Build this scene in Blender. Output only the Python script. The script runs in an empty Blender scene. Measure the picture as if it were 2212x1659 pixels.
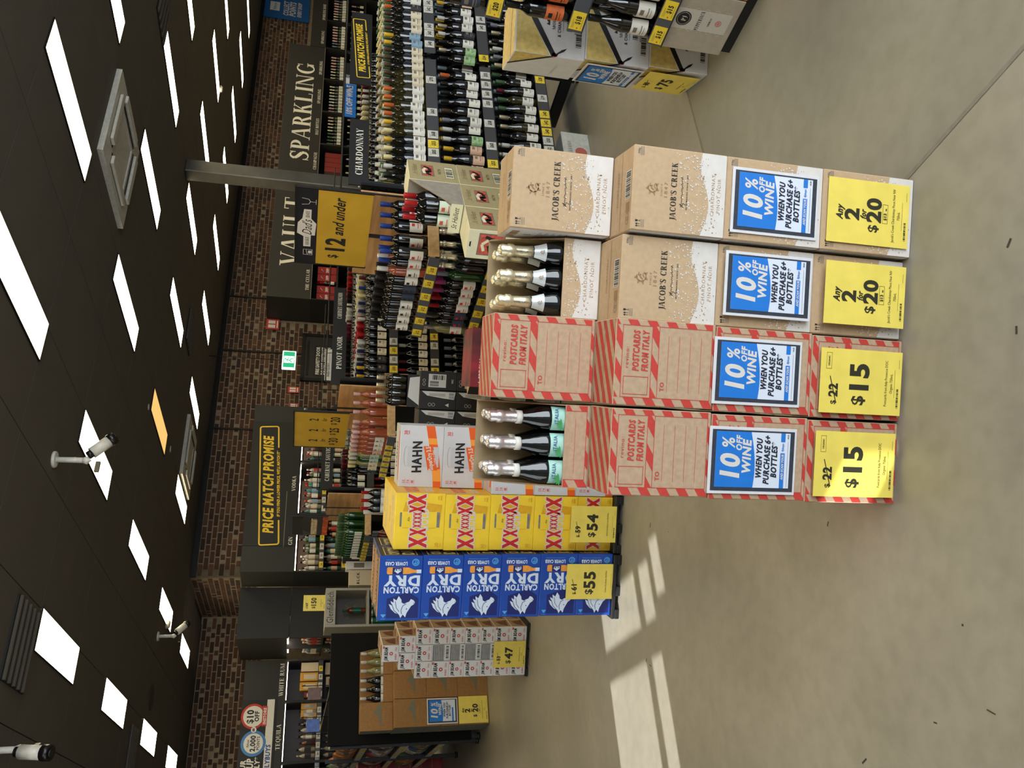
import bpy, bmesh, math, random
from math import sin, cos, pi, radians
from mathutils import Vector, Matrix
from mathutils.geometry import tessellate_polygon
random.seed(7)
SC = bpy.context.scene
COL = SC.collection

# ------------------------------------------------------------------ camera
# world: x right, y away from the camera, z up.  The photograph was taken in
# portrait and is stored lying on its side, so the camera is rolled by 90 degrees.
CAMH = 1.85
PITCH, ROLL = radians(13.6716), radians(3.0978)
fw = Vector((0, cos(PITCH), -sin(PITCH)))
rt = Vector((1, 0, 0))
dn = fw.cross(rt)
r2 = cos(ROLL) * rt - sin(ROLL) * dn
d2 = fw.cross(r2)
cam_d = bpy.data.cameras.new('camera')
cam = bpy.data.objects.new('camera', cam_d)
COL.objects.link(cam)
cam_d.sensor_width = 36.0
cam_d.lens = 1762.18 / 2212 * 36.0
cam_d.clip_end = 100
mw = Matrix((( d2.x, r2.x, -fw.x, 0), (d2.y, r2.y, -fw.y, 0), (d2.z, r2.z, -fw.z, CAMH), (0, 0, 0, 1)))
cam.matrix_world = mw
SC.camera = cam

# ------------------------------------------------------------------ light and exposure
SC.view_settings.view_transform = 'Standard'
SC.view_settings.look = 'None'
SC.view_settings.gamma = 1.0
SC.view_settings.exposure = 0.0
SC.view_settings.use_curve_mapping = False
world = bpy.data.worlds.new('world')
SC.world = world
world.use_nodes = True
bg = world.node_tree.nodes['Background']
bg.inputs[0].default_value = (0.75, 0.86, 1.0, 1)
bg.inputs[1].default_value = 0.35

CEIL = 3.61
AR = math.atan2(0.5137976, 0.85791143)      # direction of the shop grid in plan
SV = Vector((0.85791143, 0.5137976, 0))      # along the back wall, to the right
TV = Vector((-0.5137976, 0.85791143, 0))     # towards the back wall
def W(s, t, z=0.0):
    return SV * s + TV * t + Vector((0, 0, z))

def lamp_area(name, loc, target, sx, sy, power, color):
    l = bpy.data.lights.new(name, 'AREA'); l.shape = 'RECTANGLE'
    l.size = sx; l.size_y = sy; l.energy = power; l.color = color
    o = bpy.data.objects.new(name, l); COL.objects.link(o)
    o.location = loc
    o.rotation_euler = (Vector(target) - Vector(loc)).to_track_quat('-Z', 'Y').to_euler()
    return o
# daylight through the glazed shopfront behind the photographer and the windows on the left
lamp_area('shopfront_daylight', W(2.6, -2.5, 1.9), W(2.2, 3.0, 0.8), 6.0, 2.8, 350, (0.88, 0.95, 1.0))
lamp_area('side_window_daylight', W(-2.9, 3.2, 1.7), W(1.2, 4.2, 0.2), 3.2, 2.4, 50, (0.85, 0.94, 1.0))
sun_l = bpy.data.lights.new('sun', 'SUN'); sun_l.energy = 9.0; sun_l.angle = 0.006
sun_l.color = (0.94, 0.97, 1.0)
sun = bpy.data.objects.new('sun', sun_l); COL.objects.link(sun)
SUNEL = radians(30)
sd = (SV * cos(SUNEL) + Vector((0, 0, -sin(SUNEL)))).normalized()
sun.rotation_euler = sd.to_track_quat('-Z', 'Y').to_euler()

# ------------------------------------------------------------------ materials
def s2l(c):
    return tuple((x / 255 / 12.92 if x / 255 <= 0.04045 else ((x / 255 + 0.055) / 1.055) ** 2.4) for x in c)
MATS = {}
def M(name, rgb=None, rough=0.6, metal=0.0, emit=0.0, var=0.06, scale=30.0, bump=0.0, spec=0.5, trans=0.0, stretch=None, clear=0.0):
    if name in MATS: return MATS[name]
    m = bpy.data.materials.new(name); m.use_nodes = True
    nt = m.node_tree; b = nt.nodes['Principled BSDF']
    lin = s2l(rgb)
    b.inputs['Base Color'].default_value = (*lin, 1)
    b.inputs['Roughness'].default_value = rough
    b.inputs['Metallic'].default_value = metal
    b.inputs['Specular IOR Level'].default_value = spec
    if clear: b.inputs['Coat Weight'].default_value = clear
    if trans: b.inputs['Transmission Weight'].default_value = trans
    if emit:
        b.inputs['Emission Color'].default_value = (*lin, 1)
        b.inputs['Emission Strength'].default_value = emit
    if var or bump:
        tc = nt.nodes.new('ShaderNodeTexCoord'); n = nt.nodes.new('ShaderNodeTexNoise')
        n.inputs['Scale'].default_value = scale; n.inputs['Detail'].default_value = 3
        if stretch:
            mp = nt.nodes.new('ShaderNodeMapping'); mp.inputs['Scale'].default_value = stretch
            nt.links.new(tc.outputs['Object'], mp.inputs[0]); nt.links.new(mp.outputs[0], n.inputs['Vector'])
        else:
            nt.links.new(tc.outputs['Object'], n.inputs['Vector'])
        if var:
            r = nt.nodes.new('ShaderNodeValToRGB')
            r.color_ramp.elements[0].position = 0.3; r.color_ramp.elements[1].position = 0.7
            r.color_ramp.elements[0].color = (*[max(0, x * (1 - var * 2)) for x in lin], 1)
            r.color_ramp.elements[1].color = (*[min(1, x * (1 + var * 2)) for x in lin], 1)
            nt.links.new(n.outputs['Fac'], r.inputs[0]); nt.links.new(r.outputs[0], b.inputs['Base Color'])
        if bump:
            bp = nt.nodes.new('ShaderNodeBump'); bp.inputs['Strength'].default_value = bump
            bp.inputs['Distance'].default_value = 0.004
            nt.links.new(n.outputs['Fac'], bp.inputs['Height']); nt.links.new(bp.outputs[0], b.inputs['Normal'])
    MATS[name] = m
    return m

def floor_material(name, base, dark):
    m = bpy.data.materials.new(name); m.use_nodes = True; nt = m.node_tree; b = nt.nodes['Principled BSDF']
    tc = nt.nodes.new('ShaderNodeTexCoord')
    n1 = nt.nodes.new('ShaderNodeTexNoise'); n1.inputs['Scale'].default_value = 1.3; n1.inputs['Detail'].default_value = 6; n1.inputs['Distortion'].default_value = 0.6
    n2 = nt.nodes.new('ShaderNodeTexNoise'); n2.inputs['Scale'].default_value = 14; n2.inputs['Detail'].default_value = 8
    n3 = nt.nodes.new('ShaderNodeTexVoronoi'); n3.inputs['Scale'].default_value = 5.0
    for n in (n1, n2, n3): nt.links.new(tc.outputs['Object'], n.inputs['Vector'])
    r1 = nt.nodes.new('ShaderNodeValToRGB')
    r1.color_ramp.elements[0].position = 0.32; r1.color_ramp.elements[0].color = (*s2l(dark), 1)
    r1.color_ramp.elements[1].position = 0.66; r1.color_ramp.elements[1].color = (*s2l(base), 1)
    mx = nt.nodes.new('ShaderNodeMix'); mx.data_type = 'RGBA'; mx.blend_type = 'MULTIPLY'; mx.inputs[0].default_value = 0.35
    r2_ = nt.nodes.new('ShaderNodeValToRGB')
    r2_.color_ramp.elements[0].position = 0.3; r2_.color_ramp.elements[0].color = (0.6, 0.6, 0.58, 1)
    r2_.color_ramp.elements[1].position = 0.62; r2_.color_ramp.elements[1].color = (1, 1, 1, 1)
    nt.links.new(n1.outputs['Fac'], r1.inputs[0]); nt.links.new(n2.outputs['Fac'], r2_.inputs[0])
    nt.links.new(r1.outputs[0], mx.inputs[6]); nt.links.new(r2_.outputs[0], mx.inputs[7])
    nt.links.new(mx.outputs[2], b.inputs['Base Color'])
    rr = nt.nodes.new('ShaderNodeMapRange'); rr.inputs[3].default_value = 0.33; rr.inputs[4].default_value = 0.55
    nt.links.new(n2.outputs['Fac'], rr.inputs[0]); nt.links.new(rr.outputs[0], b.inputs['Roughness'])
    bp = nt.nodes.new('ShaderNodeBump'); bp.inputs['Strength'].default_value = 0.05
    nt.links.new(n2.outputs['Fac'], bp.inputs['Height']); nt.links.new(bp.outputs[0], b.inputs['Normal'])
    MATS[name] = m
    return m

# ------------------------------------------------------------------ glyphs of the built-in typeface
CH = "ABCDEFGHIJKLMNOPQRSTUVWXYZabcdefghijklmnopqrstuvwxyz0123456789$%+:.,'&=-*/"
GL = {}
def load_glyphs():
    tmp = []
    for w, off in ((0, 0.0), (1, 0.022), (2, 0.042)):
        for c in CH:
            for body in (c, c + 'I'):
                cu = bpy.data.curves.new('g', 'FONT'); cu.body = body; cu.size = 1.0; cu.resolution_u = 4 if c in '0123456789%' else 2
                cu.offset = off if body == c else 0.0
                ob = bpy.data.objects.new('g', cu); COL.objects.link(ob); tmp.append((w, c, body, ob))
    bpy.context.view_layer.update()
    dg = bpy.context.evaluated_depsgraph_get()
    adv = {}; raw = {}
    for w, c, body, ob in tmp:
        me = ob.evaluated_get(dg).to_mesh()
        vs = [(v.co.x, v.co.y) for v in me.vertices]; fs = [tuple(p.vertices) for p in me.polygons]
        if body == c: raw[(w, c)] = (vs, fs)
        else: adv[(w, c)] = max(v[0] for v in vs) if vs else 0.5
        ob.evaluated_get(dg).to_mesh_clear()
    ir = max(v[0] for v in raw[(0, 'I')][0]); il = min(v[0] for v in raw[(0, 'I')][0])
    cap = max(v[1] for v in raw[(0, 'H')][0])
    for (w, c), (vs, fs) in raw.items():
        a = (adv[(w, c)] - ir) + (0, 0.025, 0.06)[w]
        GL[(w, c)] = ([(x / cap, y / cap) for x, y in vs], fs, a / cap)
    for w in (0, 1, 2): GL[(w, ' ')] = ([], [], 0.38)
    for _, _, _, ob in tmp:
        cu = ob.data; bpy.data.objects.remove(ob); bpy.data.curves.remove(cu)
load_glyphs()

# serif capitals drawn from thick and thin strokes, cap height 1
def _ring(cx, cy, rx, ry, th, tn, a0=0, a1=360, n=18):
    out = []
    ix, iy = rx - th, ry - tn
    for i in range(n):
        a = radians(a0 + (a1 - a0) * i / n); b = radians(a0 + (a1 - a0) * (i + 1) / n)
        out.append([(cx + rx * cos(a), cy + ry * sin(a)), (cx + rx * cos(b), cy + ry * sin(b)), (cx + ix * cos(b), cy + iy * sin(b)), (cx + ix * cos(a), cy + iy * sin(a))])
    return out
def _r(x0, y0, x1, y1): return [[(x0, y0), (x1, y0), (x1, y1), (x0, y1)]]
TH, TN, SF = 0.2, 0.075, 0.08
def _stem(x, y0=0, y1=1, th=TH, bot=True, top=True):
    o = _r(x, y0, x + th, y1)
    if bot: o += _r(x - SF, y0, x + th + SF, y0 + 0.045)
    if top: o += _r(x - SF, y1 - 0.045, x + th + SF, y1)
    return o
def _dg(x0, y0, x1, y1, w): return [[(x0, y0), (x0 + w, y0), (x1 + w, y1), (x1, y1)]]
def _foot(x, w, y): return _r(x - 0.09, y, x + w + 0.09, y + 0.045)
def _brush(pts):
    o = []
    for i in range(len(pts) - 1):
        x0, y0, w0 = pts[i]; x1, y1, w1 = pts[i + 1]
        dx, dy = x1 - x0, y1 - y0; l = math.hypot(dx, dy); nx, ny = -dy / l / 2, dx / l / 2
        o.append([(x0 + nx * w0, y0 + ny * w0), (x0 - nx * w0, y0 - ny * w0), (x1 - nx * w1, y1 - ny * w1), (x1 + nx * w1, y1 + ny * w1)])
    return o
SG = {
 'I': (_stem(0.1), 0.4), 'L': (_stem(0.1) + _r(0.2, 0, 0.68, 0.05) + _r(0.64, 0, 0.69, 0.24), 0.76),
 'T': (_stem(0.31, top=False) + _r(0.02, 0.95, 0.77, 1) + _r(0.02, 0.76, 0.07, 1) + _r(0.72, 0.76, 0.77, 1), 0.82),
 'H': (_stem(0.1) + _stem(0.62) + _r(0.2, 0.48, 0.7, 0.48 + TN), 0.93),
 'E': (_stem(0.1) + _r(0.2, 0, 0.66, 0.05) + _r(0.2, 0.95, 0.64, 1) + _r(0.2, 0.49, 0.52, 0.54) + _r(0.62, 0, 0.67, 0.22) + _r(0.6, 0.78, 0.65, 1) + _r(0.48, 0.4, 0.53, 0.62), 0.76),
 'F': (_stem(0.1) + _r(0.2, 0.95, 0.64, 1) + _r(0.2, 0.49, 0.52, 0.54) + _r(0.6, 0.78, 0.65, 1), 0.7),
 'N': (_r(0.1, 0, 0.16, 1) + _foot(0.1, 0.06, 0) + _dg(0.62, 0, 0.06, 1, 0.16) + _r(0.72, 0, 0.78, 1) + _foot(0.72, 0.06, 0.955) + _foot(0.1, 0.02, 0.955), 0.9),
 'M': (_r(0.1, 0, 0.16, 1) + _foot(0.1, 0.06, 0) + _dg(0.45, 0, 0.08, 1, 0.16) + _dg(0.5, 0, 0.84, 1, 0.06) + _stem(0.84), 1.14),
 'V': (_dg(0.34, 0, 0.06, 1, 0.18) + _dg(0.4, 0, 0.7, 1, 0.06) + _foot(0.06, 0.16, 0.955) + _foot(0.7, 0.05, 0.955), 0.84),
 'A': (_dg(0.02, 0, 0.36, 1, 0.06) + _dg(0.6, 0, 0.34, 1, 0.18) + _r(0.15, 0.3, 0.62, 0.35) + _foot(0.02, 0.05, 0) + _foot(0.6, 0.17, 0), 0.86),
 'W': (_dg(0.26, 0, 0.04, 1, 0.17) + _dg(0.32, 0, 0.54, 1, 0.06) + _dg(0.7, 0, 0.46, 1, 0.17) + _dg(0.76, 0, 1.0, 1, 0.06) + _foot(0.04, 0.16, 0.955) + _foot(0.48, 0.14, 0.955) + _foot(1.0, 0.05, 0.955), 1.14),
 'Y': (_dg(0.3, 0.45, 0.04, 1, 0.18) + _dg(0.38, 0.45, 0.68, 1, 0.06) + _stem(0.3, 0, 0.5, top=False) + _foot(0.04, 0.16, 0.955) + _foot(0.68, 0.05, 0.955), 0.82),
 'K': (_stem(0.1) + _dg(0.24, 0.42, 0.62, 1, 0.07) + _dg(0.6, 0, 0.34, 0.56, 0.18) + _foot(0.6, 0.16, 0) + _foot(0.6, 0.08, 0.955), 0.88),
 'X': (_dg(0.55, 0, 0.06, 1, 0.18) + _dg(0.08, 0, 0.62, 1, 0.06), 0.84),
 'Z': (_r(0.05, 0.95, 0.65, 1) + _r(0.05, 0, 0.68, 0.05) + _dg(0.05, 0, 0.47, 1, 0.18), 0.74),
 'O': (_ring(0.47, 0.5, 0.43, 0.52, TH, TN), 0.94), 'Q': (_ring(0.47, 0.5, 0.43, 0.52, TH, TN) + _dg(0.62, -0.25, 0.44, 0.05, 0.14), 0.94),
 'C': (_ring(0.47, 0.5, 0.43, 0.52, TH, TN, 50, 318) + _r(0.74, 0.68, 0.79, 0.98), 0.86),
 'G': (_ring(0.47, 0.5, 0.43, 0.52, TH, TN, 50, 325) + _r(0.74, 0.68, 0.79, 0.98) + _r(0.68, 0.05, 0.84, 0.42) + _r(0.58, 0.38, 0.92, 0.42), 0.96),
 'D': (_stem(0.1) + _ring(0.3, 0.5, 0.55, 0.5, TH, TN, -90, 90, 12) + _r(0.2, 0, 0.32, 0.05) + _r(0.2, 0.95, 0.32, 1), 0.92),
 'P': (_stem(0.1) + _ring(0.34, 0.72, 0.34, 0.28, TH, TN, -90, 90, 10) + _r(0.2, 0.95, 0.36, 1) + _r(0.2, 0.44, 0.36, 0.49), 0.76),
 'R': (_stem(0.1) + _ring(0.34, 0.73, 0.34, 0.27, TH, TN, -90, 90, 10) + _r(0.2, 0.95, 0.36, 1) + _r(0.2, 0.46, 0.36, 0.51) + _dg(0.62, 0, 0.36, 0.48, 0.18) + _foot(0.64, 0.14, 0), 0.88),
 'B': (_stem(0.1) + _ring(0.34, 0.75, 0.3, 0.25, TH, TN, -90, 90, 10) + _ring(0.36, 0.26, 0.36, 0.27, TH, TN, -90, 90, 10) + _r(0.2, 0.95, 0.36, 1) + _r(0.2, 0.48, 0.36, 0.53) + _r(0.2, 0, 0.38, 0.05), 0.82),
 'U': (_r(0.1, 0.3, 0.1 + TH, 1) + _foot(0.1, TH, 0.955) + _r(0.68, 0.3, 0.74, 1) + _foot(0.68, 0.06, 0.955) + _ring(0.42, 0.32, 0.32, 0.34, 0.11, TN, 180, 360, 10), 0.86),
 'J': (_r(0.2, 0.15, 0.2 + TH, 1) + _foot(0.2, TH, 0.955) + _brush([(0.28, 0.2, .16), (0.24, 0.0, .1), (0.12, -0.16, .06), (0.0, -0.2, .05)]), 0.46),
 'S': (_brush([(0.56, 0.72, .05), (0.54, 0.86, .06), (0.44, 0.96, .07), (0.3, 0.97, .09), (0.17, 0.88, .14), (0.13, 0.74, .16), (0.22, 0.6, .19), (0.4, 0.47, .2), (0.53, 0.36, .19), (0.56, 0.22, .16), (0.47, 0.08, .12), (0.33, 0.02, .07), (0.18, 0.05, .06), (0.08, 0.16, .06), (0.06, 0.3, .05)]) + _r(0.03, 0.0, 0.08, 0.3) + _r(0.54, 0.7, 0.59, 1.0), 0.68),
 "'": (_dg(0.08, 0.68, 0.03, 1, 0.09), 0.2), ' ': ([], 0.4), '1': (_stem(0.15, top=False), 0.5),
}
for c in '23456789047&':
    if c not in SG and (1, c) in GL: SG[c] = ('sans', GL[(1, c)][2])

# ------------------------------------------------------------------ geometry builder
class G:
    def __init__(self):
        self.v = []; self.f = []; self.m = []; self.mats = []; self.sm = []
        self.o = Vector((0, 0, 0)); self.ex = Vector((1, 0, 0)); self.ey = Vector((0, 0, 1)); self.n = Vector((0, -1, 0)); self.L = 0
    def mi(self, mat):
        if mat not in self.mats: self.mats.append(mat)
        return self.mats.index(mat)
    def face(self, pts, mat, smooth=False):
        b = len(self.v); self.v += [tuple(p) for p in pts]
        self.f.append(tuple(range(b, b + len(pts)))); self.m.append(self.mi(mat)); self.sm.append(smooth)
    def box(self, x0, y0, z0, x1, y1, z1, mat, c=0.0):
        i = self.mi(mat)
        if x1 < x0: x0, x1 = x1, x0
        if y1 < y0: y0, y1 = y1, y0
        if z1 < z0: z0, z1 = z1, z0
        b = len(self.v)
        if not c:
            self.v += [(x, y, z) for z in (z0, z1) for y in (y0, y1) for x in (x0, x1)]
            for q in ((0, 2, 3, 1), (4, 5, 7, 6), (0, 1, 5, 4), (2, 6, 7, 3), (0, 4, 6, 2), (1, 3, 7, 5)):
                self.f.append(tuple(b + k for k in q)); self.m.append(i); self.sm.append(False)
            return
        idx = {}
        X = (x0, x1); Y = (y0, y1); Z = (z0, z1)
        for a in (0, 1):
            for d in (0, 1):
                for e in (0, 1):
                    sx, sy, sz = (1, -1)[a], (1, -1)[d], (1, -1)[e]
                    for ax in range(3):
                        p = [X[a] + (0 if ax == 0 else sx * c), Y[d] + (0 if ax == 1 else sy * c), Z[e] + (0 if ax == 2 else sz * c)]
                        idx[(a, d, e, ax)] = len(self.v); self.v.append(tuple(p))
        cen = Vector(((x0 + x1) / 2, (y0 + y1) / 2, (z0 + z1) / 2))
        def add(q):
            P = [Vector(self.v[k]) for k in q]
            nn = (P[1] - P[0]).cross(P[2] - P[1])
            if nn.dot(sum(P, Vector()) / len(P) - cen) < 0: q = q[::-1]
            self.f.append(tuple(q)); self.m.append(i); self.sm.append(False)
        for a in (0, 1):
            add([idx[(a, 0, 0, 0)], idx[(a, 1, 0, 0)], idx[(a, 1, 1, 0)], idx[(a, 0, 1, 0)]])
            add([idx[(0, a, 0, 1)], idx[(1, a, 0, 1)], idx[(1, a, 1, 1)], idx[(0, a, 1, 1)]])
            add([idx[(0, 0, a, 2)], idx[(1, 0, a, 2)], idx[(1, 1, a, 2)], idx[(0, 1, a, 2)]])
            for d in (0, 1):
                add([idx[(0, a, d, 1)], idx[(1, a, d, 1)], idx[(1, a, d, 2)], idx[(0, a, d, 2)]])
                add([idx[(a, 0, d, 0)], idx[(a, 1, d, 0)], idx[(a, 1, d, 2)], idx[(a, 0, d, 2)]])
                add([idx[(a, d, 0, 0)], idx[(a, d, 1, 0)], idx[(a, d, 1, 1)], idx[(a, d, 0, 1)]])
                for e in (0, 1): add([idx[(a, d, e, 0)], idx[(a, d, e, 1)], idx[(a, d, e, 2)]])
    def tube(self, p0, p1, r, mat, n=8, r1=None, caps=True):
        p0 = Vector(p0); p1 = Vector(p1); d = (p1 - p0).normalized()
        a = d.orthogonal().normalized(); b_ = d.cross(a); r1 = r if r1 is None else r1
        b = len(self.v); i = self.mi(mat)
        for p, rr in ((p0, r), (p1, r1)):
            for k in range(n):
                an = 2 * pi * k / n; self.v.append(tuple(p + (a * cos(an) + b_ * sin(an)) * rr))
        for k in range(n):
            self.f.append((b + k, b + (k + 1) % n, b + n + (k + 1) % n, b + n + k)); self.m.append(i); self.sm.append(True)
        if caps:
            self.f.append(tuple(b + k for k in range(n - 1, -1, -1))); self.m.append(i); self.sm.append(False)
            self.f.append(tuple(b + n + k for k in range(n))); self.m.append(i); self.sm.append(False)
    def lathe(self, prof, mat, n=12, a0=0, a1=360, cx=0, cy=0, cz=0):
        i = self.mi(mat); full = (a1 - a0) >= 360; cols = n if full else n + 1; b = len(self.v)
        for r, z in prof:
            for k in range(cols):
                an = radians(a0 + (a1 - a0) * k / n); self.v.append((cx + r * sin(an), cy - r * cos(an), cz + z))
        for j in range(len(prof) - 1):
            for k in range(n):
                k2 = (k + 1) % cols
                self.f.append((b + j * cols + k, b + j * cols + k2, b + (j + 1) * cols + k2, b + (j + 1) * cols + k)); self.m.append(i); self.sm.append(True)
        if full and prof[-1][0] > 0.001:
            self.f.append(tuple(b + (len(prof) - 1) * cols + k for k in range(n))); self.m.append(i); self.sm.append(False)
        if full and prof[0][0] > 0.001:
            self.f.append(tuple(b + k for k in range(n - 1, -1, -1))); self.m.append(i); self.sm.append(False)
    # --- flat print on a plane
    def frame(self, o, ex, ey):
        self.o = Vector(o); self.ex = Vector(ex).normalized(); self.ey = Vector(ey).normalized(); self.n = self.ex.cross(self.ey)
        return self
    def P(self, x, y): return self.o + self.ex * x + self.ey * y + self.n * (0.0007 + 0.00045 * self.L)
    def poly(self, pts, mat):
        if len(pts) > 4:
            tri = tessellate_polygon([[Vector((x, y, 0)) for x, y in pts]])
            i = self.mi(mat); b = len(self.v); self.v += [tuple(self.P(x, y)) for x, y in pts]
            ar = sum(pts[k][0] * pts[(k + 1) % len(pts)][1] - pts[(k + 1) % len(pts)][0] * pts[k][1] for k in range(len(pts)))
            for t in tri:
                a, c, d = [pts[q] for q in t]
                s = (c[0] - a[0]) * (d[1] - a[1]) - (c[1] - a[1]) * (d[0] - a[0])
                q = tuple(b + k for k in t)
                self.f.append(q if s > 0 else q[::-1]); self.m.append(i); self.sm.append(False)
        else:
            ar = sum(pts[k][0] * pts[(k + 1) % len(pts)][1] - pts[(k + 1) % len(pts)][0] * pts[k][1] for k in range(len(pts)))
            self.face([self.P(x, y) for x, y in (pts if ar > 0 else pts[::-1])], mat)
    def rect(self, x0, y0, x1, y1, mat): self.poly([(x0, y0), (x1, y0), (x1, y1), (x0, y1)], mat)
    def frame_line(self, x0, y0, x1, y1, w, mat):
        self.rect(x0, y0, x1, y0 + w, mat); self.rect(x0, y1 - w, x1, y1, mat); self.rect(x0, y0, x0 + w, y1, mat); self.rect(x1 - w, y0, x1, y1, mat)
    def disc(self, x, y, r, mat, n=12, ry=None):
        ry = ry or r
        self.poly([(x + r * cos(2 * pi * k / n), y + ry * sin(2 * pi * k / n)) for k in range(n)], mat)
    def ring(self, x, y, r, w, mat, n=16, a0=0, a1=360, ry=None):
        for q in _ring(x, y, r, ry or r, w, w, a0, a1, n): self.poly(q, mat)
    def line(self, pts, w, mat):
        for q in _brush([(x, y, w) for x, y in pts]): self.poly(q, mat)
    def text(self, s, x, y, h, mat, w=1, sx=1.0, shear=0.0, align='c', sp=0.0, serif=False, rot=0.0, mw=None):
        W_ = 0
        for c in s:
            W_ += (SG[c][1] if serif else GL[(w, c)][2]) + sp
        W_ -= sp
        if mw and W_ * h * sx > mw: sx = mw / (W_ * h)
        x0 = {'c': -W_ / 2, 'l': 0, 'r': -W_}[align]
        cr, sr = cos(rot), sin(rot)
        def tf(px, py):
            qx = (px * sx + py * shear) * h; qy = py * h
            return (x + qx * cr - qy * sr, y + qx * sr + qy * cr)
        i = self.mi(mat); cur = x0
        for c in s:
            if serif and SG[c][0] != 'sans':
                for q in SG[c][0]: self.poly([tf(cur + a, b) for a, b in q], mat)
                cur += SG[c][1] + sp
            else:
                vs, fs, a = GL[(1 if (w == 2 and c in '%$*') else w, c)]
                b = len(self.v)
                self.v += [tuple(self.P(*tf(cur + p[0], p[1]))) for p in vs]
                for q in fs:
                    self.f.append(tuple(b + k for k in q)); self.m.append(i); self.sm.append(False)
                cur += a + sp
        return W_ * h * sx
    def barcode(self, x0, y0, x1, y1, mat, vertical=False, n=14, rnd=None):
        r = random.Random(rnd or 3); k = x0 if not vertical else y0; end = x1 if not vertical else y1
        st = (end - k) / (n * 2)
        while k < end - st:
            w = st * r.choice((0.6, 1.0, 1.7))
            if not vertical: self.rect(k, y0, min(k + w, x1), y1, mat)
            else: self.rect(x0, k, x1, min(k + w, y1), mat)
            k += w + st * r.choice((0.6, 1.0, 1.4))
    def mesh(self, name):
        me = bpy.data.meshes.new(name); me.from_pydata(self.v, [], self.f)
        for m in self.mats: me.materials.append(m)
        me.polygons.foreach_set('material_index', self.m); me.polygons.foreach_set('use_smooth', self.sm)
        me.update()
        return me

def link(name, me, parent=None, loc=None, rz=None):
    o = bpy.data.objects.new(name, me); COL.objects.link(o)
    if loc is not None: o.location = loc
    if rz is not None: o.rotation_euler = (0, 0, rz)
    if parent is not None: o.parent = parent
    return o
def tag(o, label=None, cat=None, group=None, kind=None):
    if label: o['label'] = label
    if cat: o['category'] = cat
    if group: o['group'] = group
    if kind: o['kind'] = kind
    return o
def thing(name, label, cat, loc=(0, 0, 0), rz=0.0, group=None):
    return tag(link(name, None, None, loc, rz), label, cat, group)
def part(name, g, parent, label=None, loc=None, rz=None):
    o = link(name, g.mesh(name) if isinstance(g, G) else g, parent, loc, rz)
    if label: o['label'] = label
    return o
ORD = ['first', 'second', 'third', 'fourth', 'fifth', 'sixth', 'seventh', 'eighth', 'ninth', 'tenth', 'eleventh', 'twelfth', 'thirteenth',
       'fourteenth', 'fifteenth', 'sixteenth', 'seventeenth', 'eighteenth', 'nineteenth', 'twentieth']
def ordn(i):
    if i < 20: return ORD[i]
    return ('twenty-' if i < 29 else 'thirtieth' if i == 29 else 'thirty-') + (ORD[(i + 1) % 10 - 1] if i != 29 else '')
def clip_rect(poly, x0, y0, x1, y1):
    def cl(p, ins, inter):
        out = []
        for k in range(len(p)):
            a, b = p[k - 1], p[k]
            if ins(b):
                if not ins(a): out.append(inter(a, b))
                out.append(b)
            elif ins(a): out.append(inter(a, b))
        return out
    def ix(v): return lambda a, b: (v, a[1] + (b[1] - a[1]) * (v - a[0]) / (b[0] - a[0]))
    def iy(v): return lambda a, b: (a[0] + (b[0] - a[0]) * (v - a[1]) / (b[1] - a[1]), v)
    p = cl(poly, lambda q: q[0] >= x0, ix(x0))
    if p: p = cl(p, lambda q: q[0] <= x1, ix(x1))
    if p: p = cl(p, lambda q: q[1] >= y0, iy(y0))
    if p: p = cl(p, lambda q: q[1] <= y1, iy(y1))
    return p

# ================================================================== the room
CONC = floor_material('polished_concrete', (160, 153, 137), (144, 137, 121))
CONC2 = floor_material('worn_concrete', (146, 141, 125), (132, 127, 112))
g = G()
def slab(g, pts, z0, z1, mat):
    P = [(p.x, p.y) for p in pts]; n = len(P)
    g.face([(x, y, z1) for x, y in P], mat); g.face([(x, y, z0) for x, y in P[::-1]], mat)
    for k in range(n):
        a, b = P[k], P[(k + 1) % n]
        g.face([(a[0], a[1], z0), (b[0], b[1], z0), (b[0], b[1], z1), (a[0], a[1], z1)], mat)
slab(g, [W(-3.2, -2.6), W(20, -2.6), W(20, 17), W(-3.2, 17)], -0.2, 0, CONC)
floor = tag(link('floor', g.mesh('floor')), kind='structure')
g = G(); slab(g, [W(1.82, -1.5), W(7.5, -1.5), W(7.5, 2.62), W(1.82, 2.62)], -0.001, 0.0012, CONC2)
part('floor_slab', g, floor, 'darker worn concrete bay right of the front carton display')
MJ = M('floor_joint', (128, 122, 108), 0.9)
g = G(); g.frame((0, 0, 0.0012), SV, TV); g.rect(1.81, -1.5, 1.825, 2.62, MJ); g.rect(1.45, 2.614, 7.5, 2.63, MJ)
part('floor_joint', g, floor)
r = random.Random(11); MS = M('floor_scuff', (62, 56, 44), 0.9)
g = G(); g.frame((0, 0, 0.0002), (1, 0, 0), (0, 1, 0))
for k in range(46):
    x = r.uniform(-1.6, 1.5); y = r.uniform(1.3, 4.2); a = r.uniform(0, 6.3); l = r.uniform(0.003, 0.016); w_ = r.uniform(0.0015, 0.004)
    if -0.36 < x < 0.76 and y > 2.2: continue
    g.poly([(x + l * cos(a) - w_ * sin(a), y + l * sin(a) + w_ * cos(a)), (x - l * cos(a) - w_ * sin(a), y - l * sin(a) + w_ * cos(a)), (x - l * cos(a) + w_ * sin(a), y - l * sin(a) - w_ * cos(a)), (x + l * cos(a) + w_ * sin(a), y + l * sin(a) - w_ * cos(a))], MS)
tag(part('floor_debris', g, floor), kind='stuff')

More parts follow.
